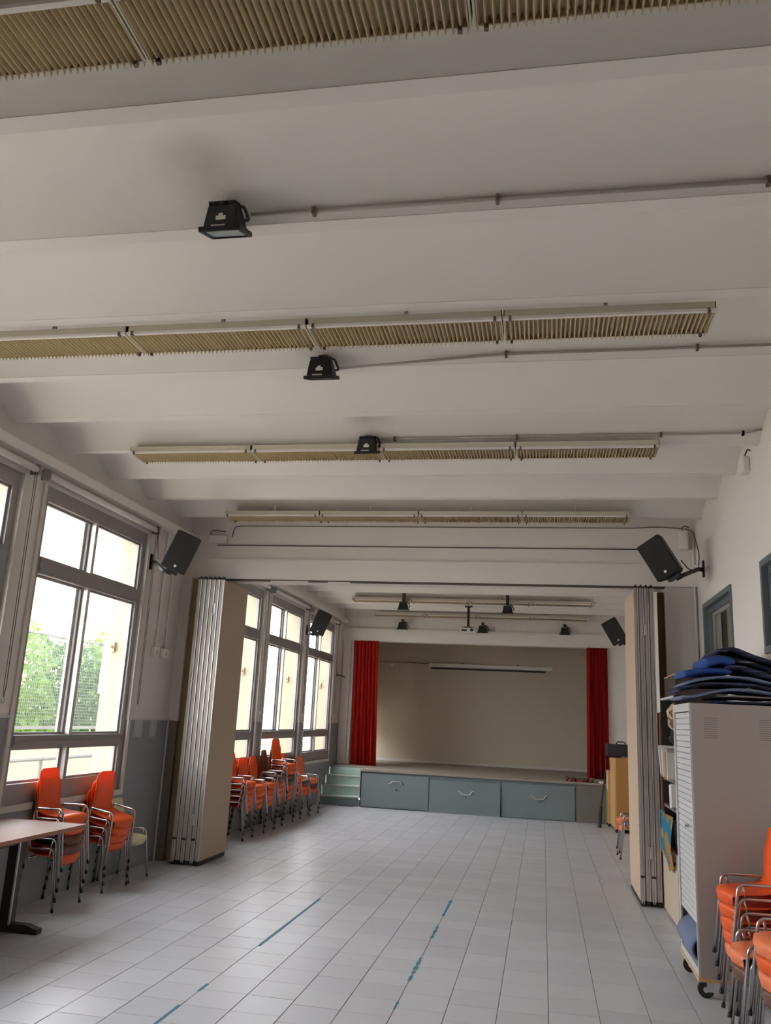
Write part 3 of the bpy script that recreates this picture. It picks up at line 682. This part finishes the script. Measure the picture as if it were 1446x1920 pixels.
# ================================================================ CHAIRS
def shell_bm():
    prof = [(.204, .358, .125), (.208, .392, .165), (.192, .424, .177), (.12, .430, .190), (.05, .423, .193), (-.03, .416, .192), (-.09, .417, .188), (-.118, .432, .182), (-.138, .468, .172), (-.146, .52, .166), (-.150, .58, .164), (-.154, .64, .163), (-.158, .70, .157), (-.162, .745, .149), (-.164, .770, .132), (-.165, .783, .10)]
    prof[0] = (.202, .352, .130)
    NU = 10; bm = nb(); top, bot = [], []
    for i, (x, z, w) in enumerate(prof):
        a = prof[max(i-1, 0)]; b = prof[min(i+1, len(prof)-1)]; d = Vector((b[0]-a[0], 0, b[1]-a[1])).normalized(); nn = Vector((d.z, 0, -d.x))  # towards sitter
        if i < 7: nn = Vector((0, 0, 1)) if i > 2 else Vector((.5, 0, .85)).normalized()
        elif i < 9: nn = Vector((.7, 0, .7))
        else: nn = Vector((1, 0, .05)).normalized()
        ra, rb = [], []
        for j in range(NU+1):
            s = -1+2*j/NU; lift = (-.026 if i < 3 else (-.014 if i == 3 else (.0 if i == 4 else (.014 if i == 5 else (.030 if i < 12 else .014)))))*(abs(s)**2.6); fx = 0
            if i == 0: fx = -.05*s*s
            if i == 1: fx = -.035*s*s
            if i == 2: fx = -.015*s*s
            p = Vector((x+fx, s*w, z))+nn*lift
            ra.append(bm.verts.new(p)); rb.append(bm.verts.new(p-nn*.007))
        top.append(ra); bot.append(rb)
    n = len(prof)
    for i in range(n-1):
        for j in range(NU):
            bm.faces.new((top[i][j], top[i][j+1], top[i+1][j+1], top[i+1][j])); bm.faces.new((bot[i][j], bot[i+1][j], bot[i+1][j+1], bot[i][j+1]))
        bm.faces.new((top[i][0], top[i+1][0], bot[i+1][0], bot[i][0])); bm.faces.new((top[i][NU], bot[i][NU], bot[i+1][NU], top[i+1][NU]))
    for j in range(NU):
        bm.faces.new((top[0][j], bot[0][j], bot[0][j+1], top[0][j+1])); bm.faces.new((top[-1][j], top[-1][j+1], bot[-1][j+1], bot[-1][j]))
    bmesh.ops.recalc_face_normals(bm, faces=bm.faces); return bm
sh = shell_bm(); shell_mesh = {}
for nm, m in (('orange', m_orange), ('faded', m_orange2), ('brown', m_brownshell), ('pale', m_paleshell)):
    me = bpy.data.meshes.new('seat_shell'); sh.to_mesh(me); me.materials.append(m)
    for p in me.polygons: p.use_smooth = True
    shell_mesh[nm] = me
sh.free()
def mesh_of(bm, name, m, smooth=True):
    me = bpy.data.meshes.new(name); bm.to_mesh(me); bm.free(); me.materials.append(m)
    for p in me.polygons: p.use_smooth = smooth
    return me
frame_me, cap_me = [], []
for s in (-1, 1):
    bm = nb(); tube(bm, rounded([(.195, s*.212, .006), (.135, s*.202, .450), (.11, s*.20, .474), (-.10, s*.20, .474), (-.12, s*.202, .450), (-.152, s*.212, .006)], .045, 4), .0095, 8); frame_me.append(mesh_of(bm, 'leg_frame', m_chrome))
    bm = nb(); cyl(bm, (.196, s*.2123, 0), (.193, s*.2118, .022), .012, 8); a_ = mesh_of(bm, 'foot_cap', m_cap)
    bm = nb(); cyl(bm, (-.153, s*.2123, 0), (-.150, s*.2118, .022), .012, 8); cap_me.append((a_, mesh_of(bm, 'foot_cap', m_cap)))
bm = nb(); tube(bm, [(.09, -.202, .40), (.09, .202, .40)], .008, 6); tube(bm, [(-.09, -.202, .395), (-.09, .202, .395)], .008, 6)
for sx in (.09, -.09):
    for s in (-1, 1): tube(bm, [(sx, s*.202, .398), (sx*1.2, s*.201, .465)], .007, 6)
bar_me = mesh_of(bm, 'under_bars', m_chrome)
def chair(label, loc, rz, kind='orange', group=None, name='stacking_chair'):
    t = thing(name, label, 'chair', loc, rz, group)
    def ch(me, par): o = link(bpy.data.objects.new(me.name.split('.')[0], me)); o.parent = par; return o
    ch(shell_mesh[kind], t); ch(bar_me, t)
    for i in range(2):
        f = ch(frame_me[i], t); ch(cap_me[i][0], f); ch(cap_me[i][1], f)
    return t
ORD = ['bottom', 'second', 'third', 'fourth', 'fifth', 'sixth', 'seventh']
def stack(x, y, rz, n, kinds, where, group, z0=0, jit=.02, dz=.078, dx=.009, tilt=0):
    random.seed(int(y*100))
    for i in range(n):
        kd = kinds[min(i, len(kinds)-1)]
        cn = {'orange': 'orange', 'faded': 'pale orange', 'brown': 'dark brown', 'pale': 'cream'}[kd]
        lv = 'topmost' if i == n-1 else ('bottom one' if i == 0 else ORD[i]+' from the bottom')
        r = rz+random.uniform(-jit, jit)
        c_ = chair('%s shell chair, %s of %s' % (cn, lv, where), (x+math.cos(rz)*dx*i, y+math.sin(rz)*dx*i, z0+dz*i), r, kd, group); c_.rotation_euler = (0, math.radians(tilt)*i, r)
g1 = 'chairs stacked against the left wall near the table'; g2 = 'chairs stacked against the left wall beyond the partition'; g3 = 'chairs stacked in front of the wheeled cabinet'
O = ['orange']
stack(-4.085, 6.94, 0, 5, ['orange', 'brown', 'brown', 'orange', 'orange'], 'the stack behind the table end', g1)
stack(-4.085, 7.77, math.radians(-2), 4, O, 'the stack nearer the left partition', g1, tilt=3.2, dx=0)
chair('cream shell chair standing alone behind the orange stack', (-4.08, 8.25, 0), 0, 'pale', g1).scale = (.93, .93, .95)
cx = -4.07
stack(cx, 11.35, .05, 5, ['orange'], 'far stack at the partition edge', g2)
stack(cx, 11.82, -.05, 4, ['orange'], 'second far stack from partition', g2)
stack(cx, 12.28, .0, 4, ['orange'], 'third far stack from partition', g2)
stack(cx, 12.73, .05, 5, ['orange', 'orange', 'orange', 'orange', 'brown'], 'far stack beside the tallest', g2)
stack(cx, 13.22, -.1, 7, ['orange', 'orange', 'orange', 'brown', 'brown', 'orange', 'orange'], 'the tallest far stack', g2)
stack(cx, 13.70, 0, 4, O, 'far stack just beyond the tallest', g2)
stack(cx, 14.22, -.1, 3, ['orange', 'orange', 'brown'], 'second-last stack before the stage', g2)
stack(cx, 14.76, -.15, 3, ['orange', 'brown', 'faded'], 'last stack before the stage', g2)
P = math.pi
stack(1.31, 5.90, P+.03, 5, ['faded', 'orange', 'orange', 'orange', 'orange'], 'the stack touching the wheeled cabinet', g3)
stack(1.25, 5.42, P-.05, 2, ['brown', 'faded'], 'low middle stack by the cabinet', g3)
stack(1.30, 4.95, P+.02, 4, ['brown', 'faded', 'orange', 'faded'], 'front stack at the right edge', g3)
stack(1.20, 12.35, P, 2, ['faded', 'faded'], 'pair half hidden by right partition', 'chair pair beyond the right partition')

# ================================================================ TABLE
t = thing('table', 'brown laminate table with dark pedestal foot at the left edge', 'table', (-3.83, 5.6, 0))
bm = rbox(-4.19, -3.50, 4.75, 6.38, .715, .74, .004, 1); obj('tabletop', bm, m_wood, t)
bm = nb(); bx(bm, -4.195, -3.495, 6.38, 6.386, .712, .741); bx(bm, -3.50, -3.494, 4.75, 6.386, .712, .741); obj('edge_band', bm, m_woodedge, t)
for y in (6.12, 5.05):
    bm = nb(); bx(bm, -3.93, -3.85, y-.04, y+.04, .05, .70); lg = obj('column', bm, m_darkmetal, t)
    bm = nb(); bx(bm, -3.855, -3.842, y-.041, y-.028, .05, .70); obj('edge_strip', bm, m_alu_lt, lg)
    bm = nb(); prism(bm, [(-4.16, 0), (-3.62, 0), (-3.62, .035), (-3.72, .06), (-4.06, .06), (-4.16, .035)], 'y', y-.035, y+.035); obj('foot', bm, m_darkmetal, t)
    bm = nb(); bx(bm, -4.12, -3.60, y-.025, y+.025, .69, .715); obj('top_bracket', bm, m_darkmetal, t)
bm = nb(); bx(bm, -3.92, -3.86, 5.05, 6.12, .60, .66); obj('stretcher', bm, m_darkmetal, t)
bm = nb(); bmesh.ops.create_icosphere(bm, subdivisions=2, radius=.03, matrix=Matrix.Translation((-4.1, 6.5, .03))); solo('small_ball', bm, m_redthing, 'small red ball on the floor under the table', 'ball', smooth=True)

# ================================================================ CABINET ON WHEELS
cab = thing('roller_shutter_cabinet', 'tall grey roller-shutter cabinet on a wheeled board with vents', 'cabinet', (1.3, 6.55, .135))
c0, c1, d0, d1, zb, zt = 1.0, 1.61, 6.2, 6.93, .135, 1.855
obj('side_panel', box(c0, c1, d0, d0+.018, zb, zt), m_cab, cab); obj('side_panel', box(c0, c1, d1-.018, d1, zb, zt), m_cab, cab)
obj('back_panel', box(c1-.018, c1, d0+.018, d1-.018, zb, zt), m_cab, cab)
obj('top_panel', box(c0, c1-.018, d0+.018, d1-.018, zt-.03, zt), m_cabfront, cab); obj('bottom_panel', box(c0, c1-.018, d0+.018, d1-.018, zb, zb+.05), m_cabfront, cab)
bm = nb(); bx(bm, c0-.012, c0, d0, d0+.02, zb+.0, zt); bx(bm, c0-.012, c0, d1-.05, d1, zb, zt); bx(bm, c0-.012, c0, d0+.02, d1-.05, zt-.055, zt); bx(bm, c0-.012, c0, d0+.02, d1-.05, zb, zb+.05); obj('front_frame', bm, m_cabfront, cab)
z = zb+.30
while z < zt-.07:
    bm = rbox(c0-.002, c0+.010, d0+.022, d1-.055, z, z+.0375, .003, 1); obj('shutter_slat', bm, m_cabfront, cab); z += .040
bm = nb(); cyl(bm, (c0-.004, 6.42, 1.03), (c0-.03, 6.42, 1.03), .012, 10); obj('lock', bm, m_chrome, cab)
for x in (1.085, 1.44):
    fr_ = nb()
    for i in range(10):
        z = 1.625+i*.0145; bx(fr_, x, x+.085, d0-.0012, d0, z, z+.0045)
    obj('vent', fr_, m_prof_dk, cab)
dl = thing('wheeled_board', 'plywood board with four black casters under the cabinet', 'dolly', (1.3, 6.55, 0))
obj('board', box(c0-.015, c1+.01, d0-.012, d1+.012, .112, .134), m_ply, dl)
for x, y in ((1.05, 6.28), (1.05, 6.87), (1.56, 6.28), (1.56, 6.87)):
    cst = nb(); bx(cst, x-.035, x+.035, y-.035, y+.035, .106, .112); bx(cst, x-.005, x+.04, y-.024, y-.018, .04, .106); bx(cst, x-.005, x+.04, y+.018, y+.024, .04, .106)
    fo = obj('caster_fork', cst, m_alu_lt, dl)
    w = nb(); cyl(w, (x-.01, y-.015, .05), (x-.01, y+.015, .05), .05, 24); obj('wheel', w, m_rubber, fo, smooth=False)
    w = nb(); cyl(w, (x-.01, y-.0165, .05), (x-.01, y+.0165, .05), .018, 12); obj('hub', w, m_alu_lt, fo)
# mat pushing out at the bottom of the cabinet
solo('folded_mat', slab(smoothpath([(1.14, .215), (1.04, .21), (.995, .23), (.965, .27), (.972, .32), (1.01, .36), (1.06, .39)], 3), .03, 6.24, 6.86), m_matgrip, 'grey blue ribbed mat bulging from under the cabinet shutter', 'mat', smooth=True)
# mats on top
MT = [
 ('folded_mat', [(1.19, 1.870), (1.30, 1.874), (1.6, 1.872)], .022, m_matnavy, 'dark navy mat lying flat directly on the cabinet top', 'mat'),
 ('folded_mat', [(1.18, 1.905), (1.35, 1.915), (1.60, 1.91)], .024, stripes('navy_grey_mat', (18, 20, 38), (138, 130, 122), 12, 'Z', sharp=.9), 'thin dark mat with pale edges, second from the cabinet top', 'mat'),
 ('folded_mat', [(.955, 1.895), (1.05, 1.905), (1.16, 1.935), (1.28, 1.958), (1.42, 1.958), (1.62, 1.935)], .026, m_matgrip, 'grey blue ribbed mat with its tongue drooping over the cabinet edge', 'mat'),
 ('folded_mat', [(.935, 1.945), (1.02, 1.975), (1.15, 1.995), (1.30, 2.0), (1.45, 1.992), (1.62, 1.965)], .034, m_matnavy, 'navy mat folded in the middle of the mat pile', 'mat'),
 ('folded_mat', [(.985, 1.985), (1.08, 2.02), (1.2, 2.04), (1.33, 2.048), (1.45, 2.035), (1.62, 2.0)], .026, m_matgrip, 'grey ribbed mat just below the bright blue mats', 'mat'),
 ('folded_mat', [(.99, 2.062), (1.03, 2.072), (1.10, 2.082), (1.17, 2.088), (1.24, 2.09), (1.30, 2.085)], .045, m_matblue, 'bright blue padded mat with its end pointing left', 'mat'),
 ('folded_mat', [(1.135, 2.135), (1.18, 2.155), (1.24, 2.165), (1.32, 2.15)], .07, m_matblue, 'bright blue padded mat bunched beneath the striped mats', 'mat'),
 ('folded_mat', [(1.26, 2.10), (1.34, 2.12), (1.45, 2.09), (1.62, 2.035)], .045, m_matnavy, 'dark striped mat sloping down, lowest of the three top ones', 'mat'),
 ('folded_mat', [(1.22, 2.19), (1.33, 2.17), (1.45, 2.14), (1.62, 2.085)], .04, stripes('navy_line_mat', (16, 20, 44), (120, 116, 120), 16, 'Z', sharp=.85), 'dark striped mat sloping down, middle of the three top ones', 'mat'),
 ('folded_mat', [(1.20, 2.212), (1.26, 2.235), (1.32, 2.24), (1.45, 2.195), (1.62, 2.14)], .036, m_matnavy, 'dark striped mat sloping down at the very top of the pile', 'mat')]
for nm, path, th, m, lb, ct in MT:
    solo(nm, slab(smoothpath(path, 4), th, 6.27+random.uniform(-.02, .02), 6.86, 6, .002), m, lb, ct, 'mats on the cabinet', smooth=True)
solo('paper_scrap', slab([(1.36, 1.95), (1.40, 1.975), (1.44, 1.95)], .004, 6.25, 6.27, 1), m_paper, 'small white paper scrap sticking out between the mats', 'paper')

# ================================================================ SHELF UNIT
t = thing('shelf_unit', 'dark open shelf unit with a beige lower door beside the partition', 'shelf', (1.4, 8.6, 0))
s0, s1, y0, y1 = 1.17, 1.62, 8.12, 9.04
obj('side_panel', box(s0, s1, y0, y0+.025, 0, 1.98), m_dark_gap, t); obj('side_panel', box(s0, s1, y1-.025, y1, 0, 1.98), m_dark_gap, t); obj('back_panel', box(s1-.02, s1, y0, y1, 0, 1.98), m_dark_gap, t)
for z in (1.955, 1.47, 1.20, .95, .60): obj('shelf_board', box(s0+.005, s1-.02, y0+.025, y1-.025, z, z+.025), m_stage2, t)
obj('front_strip', box(s0-.003, s0+.002, y0+.03, y1-.03, 1.958, 1.978), m_trim, t)
d = obj('lower_door', box(s0-.018, s0, y0, y1, .02, .61), m_beigedoor, t); bm = nb(); cyl(bm, (s0-.018, 8.25, .52), (s0-.03, 8.25, .52), .012, 8); obj('lock', bm, m_black, d)
solo('thin_board', box(1.155, 1.167, 9.05, 9.55, 0, 1.84), mat('orange_brown_board', (150, 92, 60), .7), 'thin orange brown board standing between the right partition and the shelf', 'board')
def rag(name, label, cat, c, s, m, seed=1):
    random.seed(seed); bm = nb(); bmesh.ops.create_icosphere(bm, subdivisions=3, radius=1)
    ph = [random.uniform(0, 6) for _ in range(6)]
    for v in bm.verts:
        p = v.co.normalized(); k = 1+.16*math.sin(4*p.x+ph[0])*math.cos(3*p.y+ph[1])+.10*math.sin(7*p.z+ph[2]+3*p.x)+.06*math.sin(11*p.y+ph[3])
        v.co = Vector((c[0]+p.x*k*s[0], c[1]+p.y*k*s[1], c[2]+p.z*k*s[2]))
    return solo(name, bm, m, label, cat, smooth=True)
rag('cloth_bundle', 'beige and brown spotted cloth bundle on the upper shelf', 'cloth', (1.27, 8.55, 1.80), (.10, .16, .13), m_cloth, 3)
rag('dark_bag', 'dark bag slumped below the spotted cloth bundle', 'bag', (1.30, 8.6, 1.60), (.11, .2, .10), m_black, 5)
for i, (yy, hh, tilt, m, lb) in enumerate(((8.86, .30, .45, m_paper, 'pale folder leaning out of the middle shelf'), (8.70, .26, .2, m_paper, 'white folder standing beside the leaning one'), (8.55, .24, .05, m_ochre2, 'beige box file standing on the middle shelf'), (8.42, .24, 0, m_paper, 'pale box file nearest the cabinet on the middle shelf'))):
    bm = nb(); obx(bm, (s0+.06, yy+math.sin(tilt)*hh/2, 1.228+math.cos(tilt)*hh/2+abs(math.sin(tilt))*.03), (.10, 0, 0), (0, .025*math.cos(tilt), -.025*math.sin(tilt)), (0, math.sin(tilt)*hh/2, math.cos(tilt)*hh/2)); solo('folder', bm, m, lb, 'folder', 'folders on the middle shelf')
solo('orange_folder', box(s0-.01, s0+.14, 8.60, 8.64, 1.226, 1.45), mat('orange_card', (210, 96, 50), .6), 'thin orange folder between pale folders on the shelf', 'folder')
bm = nb(); obx(bm, (s0+.05, 8.33, 1.09), (.08, 0, 0), (0, .07, -.01), (0, .012, .10)); solo('white_binder', bm, m_paper, 'white binder standing on the shelf above the blue tub', 'binder')
def tub(name, lb, x, y, z, r, h, m):
    bm = nb(); pr = [(r*.8, 0), (r, h), (r+.008, h), (r+.008, h+.012), (r*.9, h+.012), (r*.9, h)]
    bmesh.ops.create_cone(bm, segments=20, radius1=r*.85, radius2=r, depth=h, cap_ends=True, matrix=Matrix.Translation((x, y, z+h/2)))
    tt = thing(name, lb, 'tub', (x, y, z)); obj('body', bm, m, tt, smooth=False)
    bm = nb(); bmesh.ops.create_cone(bm, segments=20, radius1=r+.008, radius2=r+.008, depth=.018, cap_ends=True, matrix=Matrix.Translation((x, y, z+h+.009))); obj('lid', bm, m, tt)
tub('blue_tub', 'blue round tub on the low shelf next to the cabinet', 1.26, 8.32, .976, .08, .15, m_bluetub) if False else None
tub('storage_tub', 'blue lidded tub standing on the low shelf', 1.25, 8.27, .626, .08, .24, m_bluetub)
tub('storage_tub', 'grey lidded tub standing behind the blue one', 1.26, 8.48, .626, .08, .22, m_greytub)
tub('storage_tub', 'dark green lidded tub at the back of the low shelf', 1.26, 8.70, .626, .08, .2, mat('green_tub', (30, 66, 50), .5))
# patterned bag hanging over door
bm = nb(); NY, NZ = 14, 12; gg = []
for j in range(NZ+1):
    row = []
    for i in range(NY+1):
        u = i/NY; v = j/NZ; yy = 8.16+u*.80; zz = .50+v*.42-.06*math.sin(u*5)*(1-v)
        row.append(bm.verts.new((1.125-.045*math.sin(math.pi*v)*math.sin(math.pi*min(1, u*1.1+.05))-.012*math.sin(9*u+4*v), yy, zz)))
    gg.append(row)
for j in range(NZ):
    for i in range(NY): bm.faces.new((gg[j][i], gg[j][i+1], gg[j+1][i+1], gg[j+1][i]))
bmesh.ops.solidify(bm, geom=list(bm.faces), thickness=-.02)
solo('patterned_cushion_cover', bm, m_bag, 'turquoise and orange patterned cloth bag hanging over the beige door', 'bag', smooth=True)
t = thing('cardboard_box', 'dark open cardboard box with pale rim on top of the shelf unit', 'box', (1.4, 8.5, 1.98))
bm = nb(); bx(bm, 1.19, 1.6, 8.14, 8.16, 1.981, 2.17); bx(bm, 1.19, 1.6, 8.84, 8.86, 1.981, 2.17); bx(bm, 1.19, 1.205, 8.16, 8.84, 1.981, 2.17); bx(bm, 1.585, 1.6, 8.16, 8.84, 1.981, 2.17); bx(bm, 1.205, 1.585, 8.16, 8.84, 1.981, 1.99); obj('walls', bm, mat('dark_card', (62, 50, 42), .8), t)
bm = nb(); bx(bm, 1.185, 1.6, 8.135, 8.145, 2.165, 2.175); bx(bm, 1.185, 1.193, 8.14, 8.86, 2.165, 2.175); obj('rim', bm, m_ply, t)

# ================================================================ THINGS BY THE STAGE, RIGHT
t = thing('wooden_cupboard', 'ochre wooden cupboard on casters before the right end of the stage', 'cupboard', (1.4, 15.5, 0))
obj('body', box(1.2, 1.61, 15.06, 15.95, .06, 1.19), m_ochre, t); obj('side_board', box(1.17, 1.2, 15.06, 15.95, .06, 1.19), m_ochre2, t)
for x in (1.21, 1.56):
    for y in (15.11, 15.9):
        bm = nb(); cyl(bm, (x, y-.015, .03), (x, y+.015, .03), .03, 12); obj('caster', bm, m_rubber, t)
t = thing('display_board', 'green and white board in a wooden frame on wheels beside the cupboard', 'board', (1.15, 16.15, 0))
obj('green_face', box(1.135, 1.16, 16.0, 16.27, .08, .62), m_green, t); obj('white_face', box(1.135, 1.16, 16.0, 16.27, .62, .93), m_paper, t)
bm = nb(); bx(bm, 1.13, 1.17, 16.27, 16.31, .05, .94); bx(bm, 1.13, 1.17, 15.96, 16.0, .05, .94); bx(bm, 1.13, 1.17, 16.0, 16.27, .05, .08); obj('frame', bm, m_ochre2, t)
for y in (16.0, 16.28):
    bm = nb(); cyl(bm, (1.15, y-.012, .025), (1.15, y+.012, .025), .025, 10); obj('caster', bm, m_rubber, t)
t = thing('black_case', 'black carrying case with a handle on top of the wooden cupboard', 'case', (1.35, 15.4, 1.19))
obj('body', rbox(1.07, 1.58, 15.2, 15.6, 1.215, 1.41, .015), m_black, t); bm = nb(); tube(bm, rounded([(1.24, 15.4, 1.405), (1.26, 15.4, 1.45), (1.38, 15.4, 1.45), (1.40, 15.4, 1.405)], .02), .011, 6); obj('handle', bm, m_black, t)
bm = nb(); bx(bm, 1.1, 1.3, 15.25, 15.5, 1.19, 1.215); obj('feet', bm, m_black, t)
t = thing('folded_stand', 'folded black tripod stand leaning beside the green board', 'stand', (1.0, 15.7, 0))
bm = nb(); tube(bm, [(.965, 15.7, .0), (.99, 15.7, .35)], .03, 8); obj('legs', bm, m_black, t)
bm = nb(); tube(bm, [(.985, 15.7, .3), (1.075, 15.65, .93)], .013, 8); obj('shaft', bm, m_black, t)
bm = nb(); tube(bm, [(1.075, 15.65, .93), (1.09, 15.6, 1.3)], .009, 8); obj('upper_rod', bm, m_black, t)

# floor tape marks
for i, (x, ya, yb_, w) in enumerate([(-2.045, 4.55, 5.05, 'nearest the bottom edge'), (-2.04, 5.31, 5.46, 'short piece after the nearest strip'), (-2.025, 6.40, 8.15, 'long strip in the middle of the floor')]):
    solo('floor_tape', box(x-.009, x+.009, ya, yb_, .0005, .0016), m_tape, 'blue tape on the left tile joint, %s' % w, 'tape', 'blue floor tape')
for i, (ya, yb_, w) in enumerate([(7.92, 8.58, 'farthest piece'), (7.12, 7.56, 'second farthest piece'), (6.22, 6.52, 'middle piece'), (5.96, 6.20, 'frayed piece near the middle'), (5.38, 5.52, 'tiny piece nearest the camera')]):
    bm = nb(); random.seed(i); y = ya
    while y < yb_:
        l = random.uniform(.04, .09); ww = random.uniform(.004, .016); bx(bm, -.853-ww, -.853+ww, y, min(y+l, yb_), .0005, .0016); y += l*.98
    solo('floor_tape', bm, m_tape, 'worn blue tape on the right tile joint, %s' % w, 'tape', 'blue floor tape')

# ================================================================ OUTSIDE
struct('ground_yard', box(-40, XO, -15, 60, -.3, -.15), m_concrete)
t = thing('yard_fence', 'grey wire mesh fence on a low pale wall outside the windows', 'fence', (-8.3, 14, -.15))
obj('low_wall', box(-8.45, -8.25, 2, 34, -.15, .95), m_cream, t)
bm = nb(); x = -8.3
y = 7.0
while y < 24: bx(bm, x-.003, x+.003, y-.004, y+.004, 1.25, 2.75); y += .055
z = 1.25
while z < 2.76: bx(bm, x-.003, x+.003, 7, 24, z-.004, z+.004); z += .055
obj('wire_mesh', bm, m_fence, t, kind='stuff')
for y in range(8, 25, 2): obj('post', box(-8.36, -8.28, y-.03, y+.03, .95, 2.8), m_fence, t)
obj('top_rail', box(-8.35, -8.29, 7, 24, 2.75, 2.79), m_fence, t); obj('mid_rail', box(-8.35, -8.29, 7, 24, 1.2, 1.25), m_fence, t)
solo('white_notice_board', box(-8.27, -8.24, 14.9, 15.75, 1.85, 2.85), m_paper, 'white panel fixed on the mesh fence outside', 'panel')
bm = nb(); tube(bm, [(-6.2, 3, .95), (-6.2, 24, .95)], .025, 6); tube(bm, [(-6.2, 3, .45), (-6.2, 24, .45)], .02, 6)
rl = thing('yard_railing', 'pale tubular railing in the yard outside the windows', 'railing', (-6.2, 13, -.15)); obj('rails', bm, m_fence, rl)
for y in range(4, 25, 2):
    bm = nb(); tube(bm, [(-6.2, y, -.15), (-6.2, y, .97)], .025, 6); obj('post', bm, m_fence, rl)
def shrub(label, cx_, cy_, rx, ry, h, seed, m):
    random.seed(seed); bm = nb()
    for i in range(2600):
        while True:
            p = Vector((random.uniform(-1, 1), random.uniform(-1, 1), random.uniform(0, 1)))
            if (p.x**2+p.y**2)*(1) < 1-.75*p.z**3: break
        c = Vector((cx_+p.x*rx, cy_+p.y*ry, -.1+p.z*h+.12*math.sin(p.y*9+seed)))
        a = Vector((random.gauss(0, 1), random.gauss(0, 1), random.gauss(0, 1))).normalized(); b = a.orthogonal().normalized(); s = random.uniform(.05, .10)
        vs = [bm.verts.new(c+a*s), bm.verts.new(c+b*s*.6), bm.verts.new(c-a*s), bm.verts.new(c-b*s*.6)]; bm.faces.new(vs)
    t = thing('hedge_shrub', label, 'shrub', (cx_, cy_, -.15), group='shrubs behind the yard fence'); obj('leaves', bm, m, t, kind='stuff')
    bm = nb(); tube(bm, [(cx_, cy_, -.15), (cx_+.1, cy_, h*.8)], .06, 6); obj('stem', bm, m_brown, t)
for i, (y, h, m, w) in enumerate([(10.1, 3.1, m_leaf, 'nearest the camera'), (12.0, 3.0, m_leaf2, 'second from the camera'), (13.9, 3.1, m_leaf, 'third from the camera'), (15.8, 2.95, m_leaf2, 'fourth from the camera'), (17.7, 3.2, m_leaf, 'fifth from the camera'), (19.6, 3.5, m_leaf, 'sixth from the camera'), (21.5, 3.4, m_leaf2, 'farthest from the camera')]):
    shrub('leafy green hedge shrub behind the fence, %s' % w, -9.5, y, .9, 1.0, h, i, m)
t = thing('apartment_block', 'pale apartment block with brick window piers across the yard', 'building', (-26, 35, -.15))
obj('wall', box(-30, -26, 20, 70, -.15, 13), m_cream, t)
for y in (33, 38, 43, 48, 53): obj('brick_pier', box(-26, -25.8, y, y+1.6, 2, 11), m_brickish, t)
